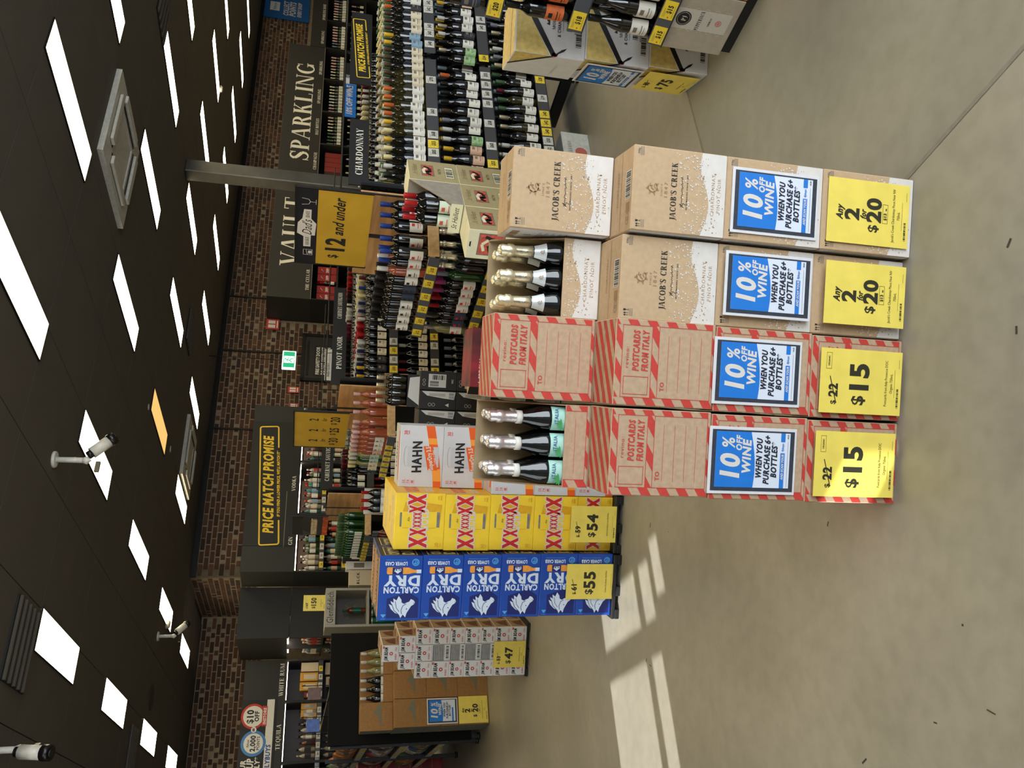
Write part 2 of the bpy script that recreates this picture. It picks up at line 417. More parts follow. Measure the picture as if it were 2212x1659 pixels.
# ceiling of dark tiles
MC = M('ceiling_tile_paint', (78, 71, 62), 0.85, var=0.03, scale=3)
MCG = M('ceiling_gap', (16, 14, 12), 0.9)
g = G(); slab(g, [W(-3.2, -2.6), W(20, -2.6), W(20, 17), W(-3.2, 17)], CEIL + 0.016, CEIL + 0.25, MCG)
ceiling = tag(link('ceiling', g.mesh('ceiling')), kind='structure')
TS, TT = 0.792, 1.2
tile = G(); tile.box(-TS / 2 + 0.004, -TT / 2 + 0.004, 0, TS / 2 - 0.004, TT / 2 - 0.004, 0.014, MC); tile = tile.mesh('ceiling_tile')
cells = []
for i in range(-4, 25):
    for j in range(-6, 13):
        s = (i + 0.5) * TS + 0.15; t = 3.9 + (j + 0.5) * TT
        if s > 4.25 and t > 14.3: continue
        p = W(s, t, CEIL)
        d = p - Vector((0, 0, CAMH)); z_ = d.dot(fw)
        vis = z_ > 0.5 and abs(d.dot(r2) / z_) < 0.58 and abs(d.dot(d2) / z_) < 0.75
        cells.append((not vis, z_ if vis else 99, s, t))
cells.sort()
for n_, (nv, _, s, t) in enumerate(cells[:300]):
    part('ceiling_tile', tile, ceiling, loc=W(s, t, CEIL), rz=AR)
g = G()
for nv, _, s, t in cells[300:]:
    slab(g, [W(s - TS / 2, t - TT / 2), W(s + TS / 2, t - TT / 2), W(s + TS / 2, t + TT / 2), W(s - TS / 2, t + TT / 2)], CEIL, CEIL + 0.014, MC)
if g.v: tag(part('ceiling_tile', g, ceiling), kind='stuff')

# walls: mortar backing with separate bricks
MORT = M('mortar', (140, 126, 104), 0.95, var=0.1, scale=12)
BR = [M('brick_a', (84, 56, 41), 0.95, var=0.16, scale=9, bump=0.4), M('brick_b', (70, 47, 36), 0.95, var=0.16, scale=9, bump=0.4), M('brick_c', (96, 68, 50), 0.95, var=0.16, scale=9, bump=0.4), M('brick_d', (60, 44, 36), 0.95, var=0.16, scale=9, bump=0.4)]
bmesh_ = []
for m in BR:
    for L_ in (0.194, 0.087):
        b = G(); b.box(-L_ / 2, -0.007, 0, L_ / 2, 0, 0.068, m, 0.002); bmesh_.append(b.mesh('brick'))
def brick_wall(name, along, org, rz, length, regions, thick=0.2, height=CEIL + 0.016, holes=()):
    """org: world point of the wall's left bottom corner seen from the room; local x along the wall, local y into the wall"""
    g = G()
    g.box(0, 0, 0, length, thick, height, MORT)
    w_ = tag(link(name, g.mesh(name), None, org, rz), kind='structure')
    lst = []; r = random.Random(hash(name) % 999 if False else len(name))
    for x0, z0, x1, z1 in regions:
        k0 = int(math.floor(z0 / 0.084)); k1 = int(math.ceil(z1 / 0.084))
        for k in range(k0, k1):
            z = k * 0.084
            if z + 0.0725 > z1 + 0.03 or z < z0 - 0.04: continue
            off = 0.107 if k % 2 else 0.0
            n = int((x1 - x0) / 0.214) + 2
            for i in range(-1, n):
                xc = x0 + off + i * 0.214
                half = r.random() < 0.12
                if xc - 0.1 < x0 or xc + 0.1 > x1:
                    if xc - 0.046 < x0 or xc + 0.046 > x1: continue
                    half = True
                lst.append((xc + r.uniform(-0.004, 0.004), z + r.uniform(-0.0015, 0.0015), half, r.randrange(4)))
    c = Vector((0, 0, CAMH))
    Mx = Matrix.Translation(org) @ Matrix.Rotation(rz, 4, 'Z')
    def inview(q):
        d = (Mx @ Vector((q[0], 0, q[1]))) - c; z_ = d.dot(fw)
        v = z_ > 0 and abs(d.dot(r2) / z_) < 0.475 and abs(d.dot(d2) / z_) < 0.63
        return (not v, d.length)
    lst.sort(key=inview)
    for x, z, half, k in lst[:300]:
        part('brick', bmesh_[k * 2 + (1 if half else 0)], w_, loc=(x, 0, z))
    if len(lst) > 300:
        g = G()
        for x, z, half, k in lst[300:]:
            L_ = 0.0435 if half else 0.097
            g.box(x - L_, -0.007, z, x + L_, 0, z + 0.068, BR[k])
        tag(part('brick', g, w_), kind='stuff')
    return w_
TWALL = 13.7
back = brick_wall('wall_back', 'S', W(4.25, TWALL), AR, 15.9,
                  [(0.02, 2.8, 15.8, 3.6), (2.83, 1.3, 5.12, 2.78), (12.3, 2.4, 14.9, 2.78)])
jog = brick_wall('wall_back_return', 'T', W(4.25, 16.1), AR - pi / 2, 2.4, [(0.02, 2.6, 2.38, 3.6)])
left = brick_wall('wall_back_left', 'S', W(-3.2, 16.1), AR, 7.45, [(3.9, 2.5, 7.44, 3.6)])
MW = M('painted_wall', (150, 146, 138), 0.8)
g = G(); g.box(0, 0, 0, 0.2, 19.6, CEIL, MW)
tag(link('wall_right', g.mesh('wall_right'), None, W(20, -2.6), AR), kind='structure')
# shopfront side wall on the left, with the glazed openings that let the sun in
g = G()
k = math.tan(SUNEL); s0 = -3.2
def zt(s): return (s - s0) * k        # height on the wall that throws light at floor position s
def panel(t0, t1, z0, z1): g.box(0, t0 + 2.6, z0, 0.05, t1 + 2.6, z1, MW)
panel(-2.6, 2.02, 0, CEIL)
panel(2.02, 2.30, zt(1.36), CEIL); panel(2.02, 2.30, 0, zt(1.0))
panel(2.30, 3.93, 0, CEIL)
for a, b, lo, hi in ((3.93, 4.04, 1.1, 1.45), (4.10, 4.24, -1.5, 1.36), (4.32, 4.92, -1.5, 1.36)):
    panel(a, b, zt(hi), CEIL); panel(a, b, 0, zt(lo))
    if lo < 0.9: panel(a, b, zt(0.86), zt(1.0))
panel(4.04, 4.10, 0, CEIL); panel(4.24, 4.32, 0, CEIL); panel(4.92, 17, 0, CEIL)
wl = tag(link('wall_left', g.mesh('wall_left'), None, W(-3.2, -2.6), AR), kind='structure')

# movement joints and conduits on the brickwork
MDK = M('dark_steel', (30, 28, 26), 0.5, 0.4)
for i, s in enumerate((6.95, 8.6, 9.85)):
    g = G(); g.box(-0.015, -0.03, 2.0 if i < 2 else 2.82, 0.015, -0.005, CEIL, MDK)
    tag(link('trim_%d' % (i + 1), g.mesh('trim'), None, W(s, TWALL), AR), kind='structure')
g = G(); g.box(0, -0.05, CEIL - 0.09, 15.7, -0.01, CEIL - 0.002, MDK)
tag(link('trim_4', g.mesh('trim'), None, W(4.25, TWALL), AR), kind='structure')

# ------------------------------------------------------------------ ceiling lights
MWF = M('white_metal', (196, 192, 182), 0.5)
LIT = [M('light_diffuser', (255, 238, 196), 0.5, emit=12.0, var=0), M('light_diffuser_amber', (255, 205, 120), 0.5, emit=0.9, var=0), M('light_diffuser_cream', (255, 238, 190), 0.5, emit=5, var=0)]
LM = []
for m in LIT:
    fr = G()
    for a in ((-0.15, -0.605, 0.15, -0.597), (-0.15, 0.597, 0.15, 0.605), (-0.15, -0.597, -0.143, 0.597), (0.143, -0.597, 0.15, 0.597)):
        fr.box(a[0], a[1], -0.012, a[2], a[3], 0.0, MDK)
    df = G(); df.box(-0.143, -0.597, -0.009, 0.143, 0.597, -0.002, m)
    LM.append((fr.mesh('frame'), df.mesh('diffuser')))
rown = ['fifth', 'fourth', 'third', 'second', 'first', 'rearmost']
for j in range(-1, 5):  # the first row is out of view overhead, added to light the foreground
    for k in range(1 if j > 0 else 0, 12):
        s = 1.584 * k + 0.015; t = 4.5 + 2.402 * j
        if (t > 13.5 and s > 4.2) or (j == -1 and k > 4) or s > 18.5 or t > 15.5: continue
        v = 1 if (k == 3 and j == 2) else 0
        lab = 'recessed ceiling light, %s from the left, %s row from the back wall' % (ordn(k - (1 if j > 0 else 0)), ['first', 'second', 'third', 'fourth', 'fifth', 'sixth'][4 - j])
        if v: lab = 'dim amber recessed ceiling light with a discoloured diffuser'
        o = thing('ceiling_light', lab, 'ceiling light', W(s, t, CEIL), AR, 'recessed ceiling lights')
        part('frame', LM[v][0], o); part('diffuser', LM[v][1], o)

# ------------------------------------------------------------------ air-conditioning cassettes
def cassette(s, t, lab):
    o = thing('air_conditioner', lab, 'air conditioner', W(s, t, CEIL), AR, None)
    mw_ = M('cassette_white', (186, 182, 171), 0.45); mg = M('cassette_grille', (160, 157, 148), 0.6)
    g = G(); a = 0.475
    for q in ((-a, -a, a, -0.25), (-a, 0.25, a, a), (-a, -0.25, -0.25, 0.25), (0.25, -0.25, a, 0.25)): g.box(q[0], q[1], -0.045, q[2], q[3], 0, mw_)
    part('fascia', g, o)
    g = G(); g.box(-0.25, -0.25, -0.03, 0.25, 0.25, 0, mg)
    g.box(-0.235, -0.235, -0.037, 0.235, 0.235, -0.031, mw_, 0.003)
    part('intake_grille', g, o)
    for k in range(4):
        g = G(); g.box(-0.26, -0.40, -0.075, 0.26, -0.315, -0.05, MATS['cassette_white'], 0.004); g.box(-0.26, -0.31, -0.05, 0.26, -0.285, -0.046, MDK)
        part('louvre', g, o, rz=k * pi / 2)
cassette(5.55, 5.68, 'large white square air-conditioning cassette in the ceiling nearest the camera')
cassette(5.45, 11.72, 'white square air-conditioning cassette in the ceiling near the back wall')
def vent(s, t, w_, lab):
    o = thing('ceiling_vent', lab, 'vent', W(s, t, CEIL), AR, None)
    g = G(); mk = M('vent_black', (12, 11, 10), 0.7)
    g.box(-w_ / 2, -w_ / 2, -0.012, w_ / 2, w_ / 2, 0, mk); part('backing', g, o)
    for k in range(5):
        g = G(); g.box(-w_ / 2, -w_ / 2 + (k + 0.25) * w_ / 5, -0.03, w_ / 2, -w_ / 2 + (k + 0.5) * w_ / 5, -0.012, MC); part('slat', g, o)
vent(1.42, 6.0, 0.52, 'black slotted ceiling vent nearest the camera at the left')
vent(1.32, 10.6, 0.5, 'black slotted ceiling vent farther back at the left')
vent(8.0, 6.1, 0.5, 'black slotted ceiling vent behind the big air conditioner')
vent(6.8, 10.4, 0.5, 'black slotted ceiling vent in the middle rear of the ceiling')
def disc_thing(name, s, t, rad, h, mat, lab, cat):
    g = G(); g.lathe([(rad * 0.7, -h), (rad, -h * 0.6), (rad, 0)], mat, 16)
    tag(link(name, g.mesh(name), None, W(s, t, CEIL), AR), lab, cat)
disc_thing('ceiling_speaker', 2.05, 11.5, 0.16, 0.012, M('speaker_brown', (48, 38, 32), 0.8), 'round dark brown ceiling speaker at the left', 'speaker')
disc_thing('smoke_detector', 3.05, 11.9, 0.06, 0.05, MWF, 'white round smoke detector left of the rear air conditioner', 'smoke detector')
disc_thing('smoke_detector', 11.3, 9.9, 0.06, 0.05, MWF, 'white round smoke detector among the lights at the right', 'smoke detector')
disc_thing('ceiling_rose', 4.6, 8.6, 0.035, 0.006, MWF, 'tiny white disc sprinkler cover between the two cassettes', 'sprinkler')
disc_thing('ceiling_rose', 4.9, 10.3, 0.045, 0.006, MWF, 'small white disc in the ceiling before the rear cassette', 'sprinkler')

# ------------------------------------------------------------------ security cameras
def bullet(x, y, drop, rz, lab, tilt=0.5):
    o = thing('security_camera', lab, 'camera', (x, y, CEIL), rz)
    mw_ = M('camera_white', (215, 212, 202), 0.4); mk = M('camera_black', (15, 15, 16), 0.3)
    g = G(); g.lathe([(0.055, -0.02), (0.06, -0.012), (0.06, 0)], mw_, 16); part('base', g, o)
    g = G(); g.tube((0, 0, 0), (0, 0, -drop), 0.02, mw_, 10); g.lathe([(0.001, -drop - 0.03), (0.03, -drop), (0.02, -drop + 0.03)], mw_, 10); part('stem', g, o)
    c, s_ = cos(tilt), sin(tilt)
    g = G(); a = Vector((0.06, 0, -drop - 0.02)); d = Vector((c, 0, -s_))
    g.tube(a, a + d * 0.14, 0.042, mw_, 12); part('housing', g, o)
    g = G(); g.tube(a + d * 0.14, a + d * 0.19, 0.047, mk, 12); g.tube(a + d * 0.19, a + d * 0.2, 0.03, mk, 12); part('lens_hood', g, o)
    g = G(); g.tube(a - d * 0.03, a, 0.03, mk, 10); part('bracket', g, o)
    g = G(); g.box(-0.09, -0.012, -drop - 0.09, -0.01, 0.012, -drop - 0.06, mk); part('infrared_lamp', g, o)
bullet(-0.71, 6.38, 0.22, radians(35), 'white bullet camera on a ceiling stem in front of a bright light panel', 0.75)
bullet(-3.46, 11.14, 0.2, radians(55), 'small white bullet camera on a ceiling stem farther back at the left', 0.7)
bullet(-2.36, 5.45, 0.16, radians(-80), 'white and black camera hanging from the ceiling at the far left', 1.25)

# ------------------------------------------------------------------ steel column
MST = M('galvanised_steel', (110, 108, 102), 0.38, 0.75, var=0.12, scale=3)
g = G(); g.box(-0.1, -0.1, 0, 0.1, 0.1, CEIL, MST, 0.012)
tag(link('steel_column', g.mesh('steel_column'), None, W(8.05, 8.45), AR), 'square grey steel column from floor to ceiling behind the yellow sign', 'column')

# ================================================================== bottles
def glassm(name, rgb, rough=0.06): return M(name, rgb, rough, 0, 0, var=0, spec=0.6, clear=0.5)
GB = glassm('bottle_black', (9, 10, 9)); GG = glassm('bottle_green', (24, 62, 22)); GO = glassm('bottle_olive', (40, 36, 8)); GC = glassm('bottle_clear', (150, 140, 125), 0.1)
GR = glassm('bottle_rose', (146, 72, 46), 0.1); GW = glassm('bottle_pale', (120, 116, 70), 0.1); GA = glassm('bottle_amber', (92, 42, 14), 0.1)
PROF = {
 'bordeaux': [(0.0, 0.002), (0.035, 0.0), (0.0375, 0.005), (0.0375, 0.185), (0.034, 0.2), (0.02, 0.222), (0.0148, 0.24), (0.0145, 0.296), (0.0155, 0.298), (0.0155, 0.302), (0.0, 0.303)],
 'burgundy': [(0.0, 0.002), (0.038, 0.0), (0.0405, 0.006), (0.0405, 0.145), (0.036, 0.175), (0.024, 0.21), (0.0165, 0.24), (0.0148, 0.26), (0.0145, 0.296), (0.0155, 0.298), (0.0155, 0.302), (0.0, 0.303)],
 'champagne': [(0.0, 0.002), (0.040, 0.0), (0.042, 0.006), (0.042, 0.122), (0.0395, 0.145), (0.032, 0.17), (0.0235, 0.195), (0.0178, 0.22), (0.0155, 0.25), (0.015, 0.3), (0.0, 0.302)],
 'spirit': [(0.0, 0.002), (0.036, 0.0), (0.038, 0.005), (0.038, 0.19), (0.03, 0.212), (0.015, 0.23), (0.014, 0.275), (0.0, 0.276)],
}
CAPR = {'bordeaux': [(0.0158, 0.236), (0.0158, 0.3), (0.0163, 0.304), (0.0, 0.3055)], 'burgundy': [(0.0158, 0.244), (0.0158, 0.3), (0.0163, 0.304), (0.0, 0.3055)],
        'champagne': [(0.0208, 0.208), (0.0178, 0.23), (0.0164, 0.262), (0.0168, 0.268), (0.0205, 0.273), (0.021, 0.288), (0.0168, 0.293), (0.0182, 0.306), (0.0145, 0.317), (0.006, 0.3215), (0.0, 0.322)],
        'spirit': [(0.016, 0.245), (0.0165, 0.275), (0.0165, 0.29), (0.0, 0.291)]}
LABZ = {'bordeaux': (0.04, 0.122, 0.0381), 'burgundy': (0.028, 0.108, 0.0411), 'champagne': (0.03, 0.115, 0.0427), 'spirit': (0.06, 0.16, 0.0386)}
_BM = {}
def bmesh_part(kind, what, mat, extra=None):
    key = (kind, what, mat.name, extra.name if extra else None)
    if key in _BM: return _BM[key]
    g = G()
    if what == 'glass': g.lathe(PROF[kind], mat, 14)
    elif what == 'cap':
        g.lathe(CAPR[kind], mat, 12)
        if extra: z = CAPR[kind][0][1]; r_ = CAPR[kind][0][0] + 0.0005; g.lathe([(r_, z + 0.002), (r_, z + 0.02)], extra, 12)
    else:
        z0, z1, rr = LABZ[kind]
        g.lathe([(rr, z0), (rr, z1)], mat, 8, -75, 75)
        if extra:
            g.lathe([(rr + 0.0006, z0 + (z1 - z0) * 0.62), (rr + 0.0006, z0 + (z1 - z0) * 0.85)], extra, 2, -18, 18)
            g.lathe([(rr + 0.0006, z0 + (z1 - z0) * 0.34), (rr + 0.0006, z0 + (z1 - z0) * 0.4)], extra, 4, -34, 34)
            g.lathe([(rr + 0.0006, z0 + (z1 - z0) * 0.2), (rr + 0.0006, z0 + (z1 - z0) * 0.23)], extra, 4, -24, 24)
    me = g.mesh({'glass': 'wine_bottle', 'cap': 'capsule', 'lab': 'paper_label'}[what]); _BM[key] = me
    return me
NB = [0]
def bottle(loc, rz, kind, gm, cm, lm, label, group, ink=None, cap2=None, cat='bottle', name='wine_bottle'):
    NB[0] += 1
    o = link(name, bmesh_part(kind, 'glass', gm), None, loc, rz)
    tag(o, label, cat, group)
    part('capsule', bmesh_part(kind, 'cap', cm, cap2), o)
    if lm: part('paper_label', bmesh_part(kind, 'lab', lm, ink), o)
    return o
REST = G()       # bottles past the three hundred largest
def rest_bottle(loc, rz, kind, gm, cm, lm):
    c, s_ = cos(rz), sin(rz)
    for prof, mat, n, a0, a1 in ((PROF[kind][1:-1], gm, 8, 0, 360), (CAPR[kind][:-1], cm, 8, 0, 360)) + (((((LABZ[kind][2], LABZ[kind][0]), (LABZ[kind][2], LABZ[kind][1])), lm, 4, -70, 70),) if lm else ()):
        b = len(REST.v); REST.lathe(prof, mat, n, a0, a1)
        for k in range(b, len(REST.v)):
            x, y, z = REST.v[k]; REST.v[k] = (x * c - y * s_ + loc[0], x * s_ + y * c + loc[1], z + loc[2])

# ================================================================== colours
KRAFT = M('kraft_board', (182, 154, 126), 0.85, var=0.05, scale=60); KRAFTD = M('kraft_board_dark', (140, 108, 72), 0.85, var=0.05, scale=40)
KRAFTT = M('kraft_tan', (188, 160, 126), 0.8, var=0.03, scale=60); KEDGE = M('kraft_edge', (150, 122, 92), 0.9)
KIN = M('kraft_inside', (158, 138, 106), 0.85, var=0.05, scale=30)
PRED = M('print_red', (190, 58, 48), 0.7, var=0.04, scale=80); PWHITE = M('print_white', (214, 208, 202), 0.6, var=0.02); PBLACK = M('print_black', (22, 22, 22), 0.6, var=0)
PTAN = M('print_tan', (154, 120, 84), 0.7, var=0); PTAN2 = M('print_light_tan', (172, 140, 106), 0.7, var=0); PGREY = M('print_grey', (120, 110, 98), 0.7, var=0)
BCW = M('carton_white', (214, 214, 218), 0.5, var=0.02); YEL = M('price_yellow', (234, 212, 96), 0.45, var=0.03, scale=14); YINK = M('price_ink', (40, 38, 24), 0.6, var=0)
BLUE = M('offer_blue', (30, 118, 208), 0.35, var=0.02); SLATE = M('offer_slate', (48, 54, 66), 0.5, var=0.1, scale=60); NAVY = M('navy_ink', (20, 24, 44), 0.5, var=0)
SILV = M('foil_silver', (216, 208, 206), 0.3, 0.75, var=0.04, scale=120, bump=0.25); GOLD = M('foil_gold', (232, 222, 190), 0.3, 0.75, var=0.04, scale=120, bump=0.25)
LWH = M('label_white', (222, 220, 212), 0.6, var=0.02); LAQ = M('label_aqua', (168, 214, 200), 0.6, var=0.05); INKB = M('ink_blue', (40, 90, 150), 0.6, var=0); LEAF = M('ink_leaf', (60, 150, 80), 0.6, var=0)

def carton_body(w, d, h, mat, seam=None):
    g = G(); g.box(0, 0, 0, w, d, h, mat, 0.003)
    s = seam or KEDGE
    g.frame((0, 0, h), (1, 0, 0), (0, 1, 0)); g.L = 0
    g.rect(0.004, d / 2 - 0.0012, w - 0.004, d / 2 + 0.0012, s)
    return g
_CM = {}
def carton(kind, loc, rz, label, group, w, d, h, body, prints, cat='carton', seam=None):
    """one closed carton: body mesh with printed faces as children"""
    key = (kind, round(w, 3), round(d, 3), round(h, 3))
    if key not in _CM:
        _CM[key] = (carton_body(w, d, h, body, seam).mesh('carton'), [(n, p(w, d, h).mesh(n)) for n, p in prints])
    o = link('carton', _CM[key][0], None, loc, rz)
    tag(o, label, cat, group)
    for n, me in _CM[key][1]: part(n, me, o)
    return o
def ff(g, w, d, h): return g.frame((0, 0, 0), (1, 0, 0), (0, 0, 1))
def lf(g, w, d, h): return g.frame((0, d, 0), (0, -1, 0), (0, 0, 1))
def rf(g, w, d, h): return g.frame((w, 0, 0), (0, 1, 0), (0, 0, 1))
def tf_(g, w, d, h): return g.frame((0, 0, h), (1, 0, 0), (0, 1, 0))

# ---- airmail carton
def stripes(g, x0, y0, x1, y1, mat, pitch=0.062, wdt=0.031, slope=0.62):
    k = y0 - (x1 - x0) * slope
    k = math.floor(k / pitch) * pitch
    while k < y1:
        q = clip_rect([(x0, k), (x1, k + (x1 - x0) * slope), (x1, k + wdt + (x1 - x0) * slope), (x0, k + wdt)], x0, y0, x1, y1)
        if len(q) >= 3: g.poly(q, mat)
        k += pitch
def pc_front(w, d, h, low=False):
    g = ff(G(), w, d, h); e = 0.002; hh = h * (0.25 if low else 1)
    ht = hh - e
    # striped border built as four bands, so that nothing overlaps the panels
    T1, T0 = h * 0.935, h * 0.64; B1, B0 = h * 0.575, h * 0.035; L_, R_ = w * 0.095, w * 0.93
    bands = [(e, e, w - e, B0), (e, B0, L_, min(h - e, ht)), (R_, B0, w - e, min(h - e, ht))]
    if not low: bands += [(L_, B1, R_, T0), (L_, T1, R_, h - e)]
    for b in bands: stripes(g, *b, PRED)
    g.L = 1; t = 0.0016
    if not low:
        g.frame_line(L_, T0, R_, T1, t, PRED); g.frame_line(L_, B0, R_, B1, t, PRED)
        g.frame_line(w * 0.13, h * 0.665, w * 0.34, h * 0.91, t, PRED)
        g.text('revino:', w * 0.43, h * 0.865, h * 0.036, PRED, 0, 1.15, sp=0.12, align='l')
        g.text('POSTCARDS', w * 0.40, h * 0.765, h * 0.06, PRED, 2, 0.66, 0.12, 'l', sp=0.08, mw=w * .47)
        g.text('FROM ITALY', w * 0.40, h * 0.675, h * 0.06, PRED, 2, 0.66, 0.12, 'l', sp=0.08, mw=w * .47)
        g.text('TO', w * 0.18, h * 0.505, h * 0.04, PRED, 1, 1.0, align='l', sp=0.05)
        for z in (0.475, 0.365, 0.255, 0.145): g.rect(w * 0.17, h * z, w * 0.83, h * z + 0.001, PRED)
    else:
        g.rect(L_, B0, R_, B0 + t, PRED); g.rect(L_, B0, L_ + t, ht, PRED); g.rect(R_ - t, B0, R_, ht, PRED)
        for z in (0.145,): g.rect(w * 0.17, h * z, w * 0.83, h * z + 0.001, PRED)
    return g
def pc_top(w, d, h):
    g = tf_(G(), w, d, h); stripes(g, 0.003, 0.003, w - 0.003, d / 2 - 0.003, PRED, 0.052, 0.026, 0.55); stripes(g, 0.003, d / 2 + 0.003, w - 0.003, d - 0.003, PRED, 0.052, 0.026, 0.55)
    return g
def pc_side(w, d, h):
    g = lf(G(), w, d, h); stripes(g, 0.003, 0.003, d - 0.003, h - 0.003, PRED)
    return g
PCP = [('printed_front', pc_front), ('printed_top', pc_top), ('printed_side', pc_side)]

# ---- tan and white sparkling carton
def dots(g, w, h, y0f, y1f, seed, mat, n, up=True, top=1e9):
    r = random.Random(seed)
    for k in range(n):
        x = r.uniform(0.03, 0.97) * w; f = r.random() ** 1.6
        y = (y0f + (y1f - y0f) * f) * h + (0.05 * h * sin(x / w * 6.0 + 2.6))
        if y > top or y < 0.004: continue
        rr = r.choice((0.0009, 0.0013, 0.0019, 0.0026))
        g.disc(x, y, rr, mat, 6)
def wave(w, h, n=14): return [(w * (k / n), h * (0.235 + 0.052 * sin(k / n * 6.0 + 2.6))) for k in range(n + 1)]
def emblem(g, cx, cy, s, mat):
    g.ring(cx, cy, s, s * 0.2, mat, 14, 70, 330)
    for a in (100, 150, 200, 250, 300):
        c, q = cos(radians(a)), sin(radians(a)); x, y = cx + c * s * 0.9, cy + q * s * 0.9
        g.poly([(x - q * s * .28, y + c * s * .28), (x + c * s * .75, y + q * s * .55), (x + q * s * .28, y - c * s * .28), (x - c * .1 * s, y - q * .1 * s)], mat)
    g.line([(cx - s * .5, cy - s * .3), (cx - s * .1, cy + s * .25), (cx + s * .35, cy + s * .1), (cx + s * .2, cy + s * .6), (cx + s * .75, cy + s * .5)], s * 0.2, mat)
    g.line([(cx - s * .2, cy - s * .6), (cx + s * .25, cy - s * .3), (cx + s * .6, cy - s * .4)], s * 0.18, mat)
def jc_front(w, d, h, low=False):
    g = ff(G(), w, d, h); e = 0.002
    wv = wave(w, h)
    g.poly([(e, e)] + [(w - e, e)] + [(min(max(x, e), w - e), y) for x, y in wv[::-1]], PWHITE)
    g.L = 1
    dots(g, w, h, 0.235, 0.52, 5, PWHITE, 230, top=h * (0.355 if low else 1)); dots(g, w, h, 0.23, 0.06, 9, PTAN2, 60)
    g.text('CHARDONNAY', w / 2, h * 0.125, h * 0.036, PTAN2, 0, 0.95, sp=0.2); g.text('PINOT NOIR', w / 2, h * 0.06, h * 0.036, PTAN2, 0, 0.95, sp=0.2)
    if low: return g
    emblem(g, w * 0.52, h * 0.79, h * 0.052, PTAN)
    g.text('SINCE', w * 0.5, h * 0.685, h * 0.02, PTAN, 0, 1.2, sp=0.3); g.text('1847', w * 0.5, h * 0.63, h * 0.036, PTAN, 0, 1.1, sp=0.35)
    g.text("JACOB'S CREEK", w * 0.5, h * 0.535, h * 0.062, PBLACK, sx=0.9, serif=True, sp=0.07)
    r = random.Random(2); pts = []
    for k in range(46): pts.append((w * (0.32 + 0.36 * k / 45), h * (0.477 + 0.008 * sin(k * 1.9) + 0.006 * r.uniform(-1, 1))))
    g.line(pts, 0.0011, PBLACK); g.line([(w * .31, h * .45), (w * .36, h * .5), (w * .33, h * .47), (w * .37, h * .46), (w * .35, h * .43)], 0.0014, PBLACK)
    g.text('WINEMAKERS SINCE 1847', w * 0.5, h * 0.415, h * 0.014, PBLACK, 1, 1.1, sp=0.25)
    for i, x in enumerate((0.05, 0.075)):
        g.poly([(w * x - .003, h * .935), (w * x + .003, h * .935), (w * x, h * .955)], PBLACK); g.rect(w * x - .0006, h * .905, w * x + .0006, h * .94, PBLACK)
    g.poly([(w * .1, h * .955), (w * .125, h * .955), (w * .12, h * .93), (w * .105, h * .93)], PBLACK); g.rect(w * .11, h * .907, w * .114, h * .93, PBLACK); g.rect(w * .1, h * .904, w * .125, h * .908, PBLACK)
    g.text('8.0kg', w * 0.93, h * 0.94, h * 0.02, PGREY, 1, 0.8)
    for k in range(3): g.rect(w * .88, h * (.925 - k * .014), w * .98, h * (.931 - k * .014), PGREY)
    for k in range(3): g.rect(w * .04, h * (.89 - k * .014), w * .13, h * (.895 - k * .014), PGREY)
    return g
def jc_low(w, d, h): return jc_front(w, d, h, True)
def jc_top(w, d, h):
    g = tf_(G(), w, d, h)
    g.rect(w * 0.38, 0.012, w * 0.72, 0.055, PWHITE); g.L = 1; g.barcode(w * 0.39, 0.015, w * 0.71, 0.05, PBLACK, n=18)
    g.ring(w * 0.12, 0.03, 0.012, 0.002, PGREY, 12); g.ring(w * 0.17, 0.03, 0.012, 0.002, PGREY, 12); g.rect(w * 0.22, 0.016, w * 0.34, 0.044, PTAN)
    g.text("JACOB'S CREEK", w * 0.55, d / 2 + 0.02, 0.011, PTAN, serif=True, sp=0.05)
    return g
def jc_side(w, d, h):
    g = lf(G(), w, d, h); g.rect(0.003, 0.003, d - 0.003, h - 0.003, BCW); g.L = 1
    g.barcode(d * .15, h * .86, d * .8, h * .94, PTAN, n=10)
    for k in range(14): g.rect(d * .2, h * (.66 - k * .022), d * (.8 - .1 * (k % 3)), h * (.666 - k * .022), PGREY)
    g.frame_line(d * .25, h * .08, d * .8, h * .2, .001, PGREY); emblem(g, d * .5, h * .76, h * .03, PTAN)
    return g
JCP = [('printed_front', jc_front), ('printed_top', jc_top), ('printed_side', jc_side)]

# ---- open display cartons
def open_carton(loc, rz, w, d, h, inside, outside, label, front, cut=0.36, sides=(True, True), lowfrac=0.36, cutl=None):
    o = thing('open_carton', label, 'carton', loc, rz)
    t = 0.004
    g = G(); g.box(0, 0, 0, w, d, t, inside); part('base', g, o)
    g = G(); g.box(0, 0, t, w, t, h * lowfrac, outside); part('front_panel', g, o)
    g = G(); g.box(t, d - t, t, w - t, d, h, inside); part('back_panel', g, o)
    for x0 in (0, w - t):
        g = G(); x1 = x0 + t; zl = h * lowfrac; prof = [(t, t), (d, t), (d, h), (d * 0.86, h * 0.99), (d * 0.45, h * 0.7), (t, zl)] if cutl else [(t, t), (d, t), (d, h), (t, zl)]
        n = len(prof)
        a = [(x0, y, z) for y, z in prof]; b = [(x1, y, z) for y, z in prof]
        g.face(a[::-1], inside); g.face(b, inside)
        for k in range(n): g.face([a[k], a[(k + 1) % n], b[(k + 1) % n], b[k]], KEDGE)
        part('side_panel', g, o)
    if front: part('printed_front', front(w, d, h), o)
    return o

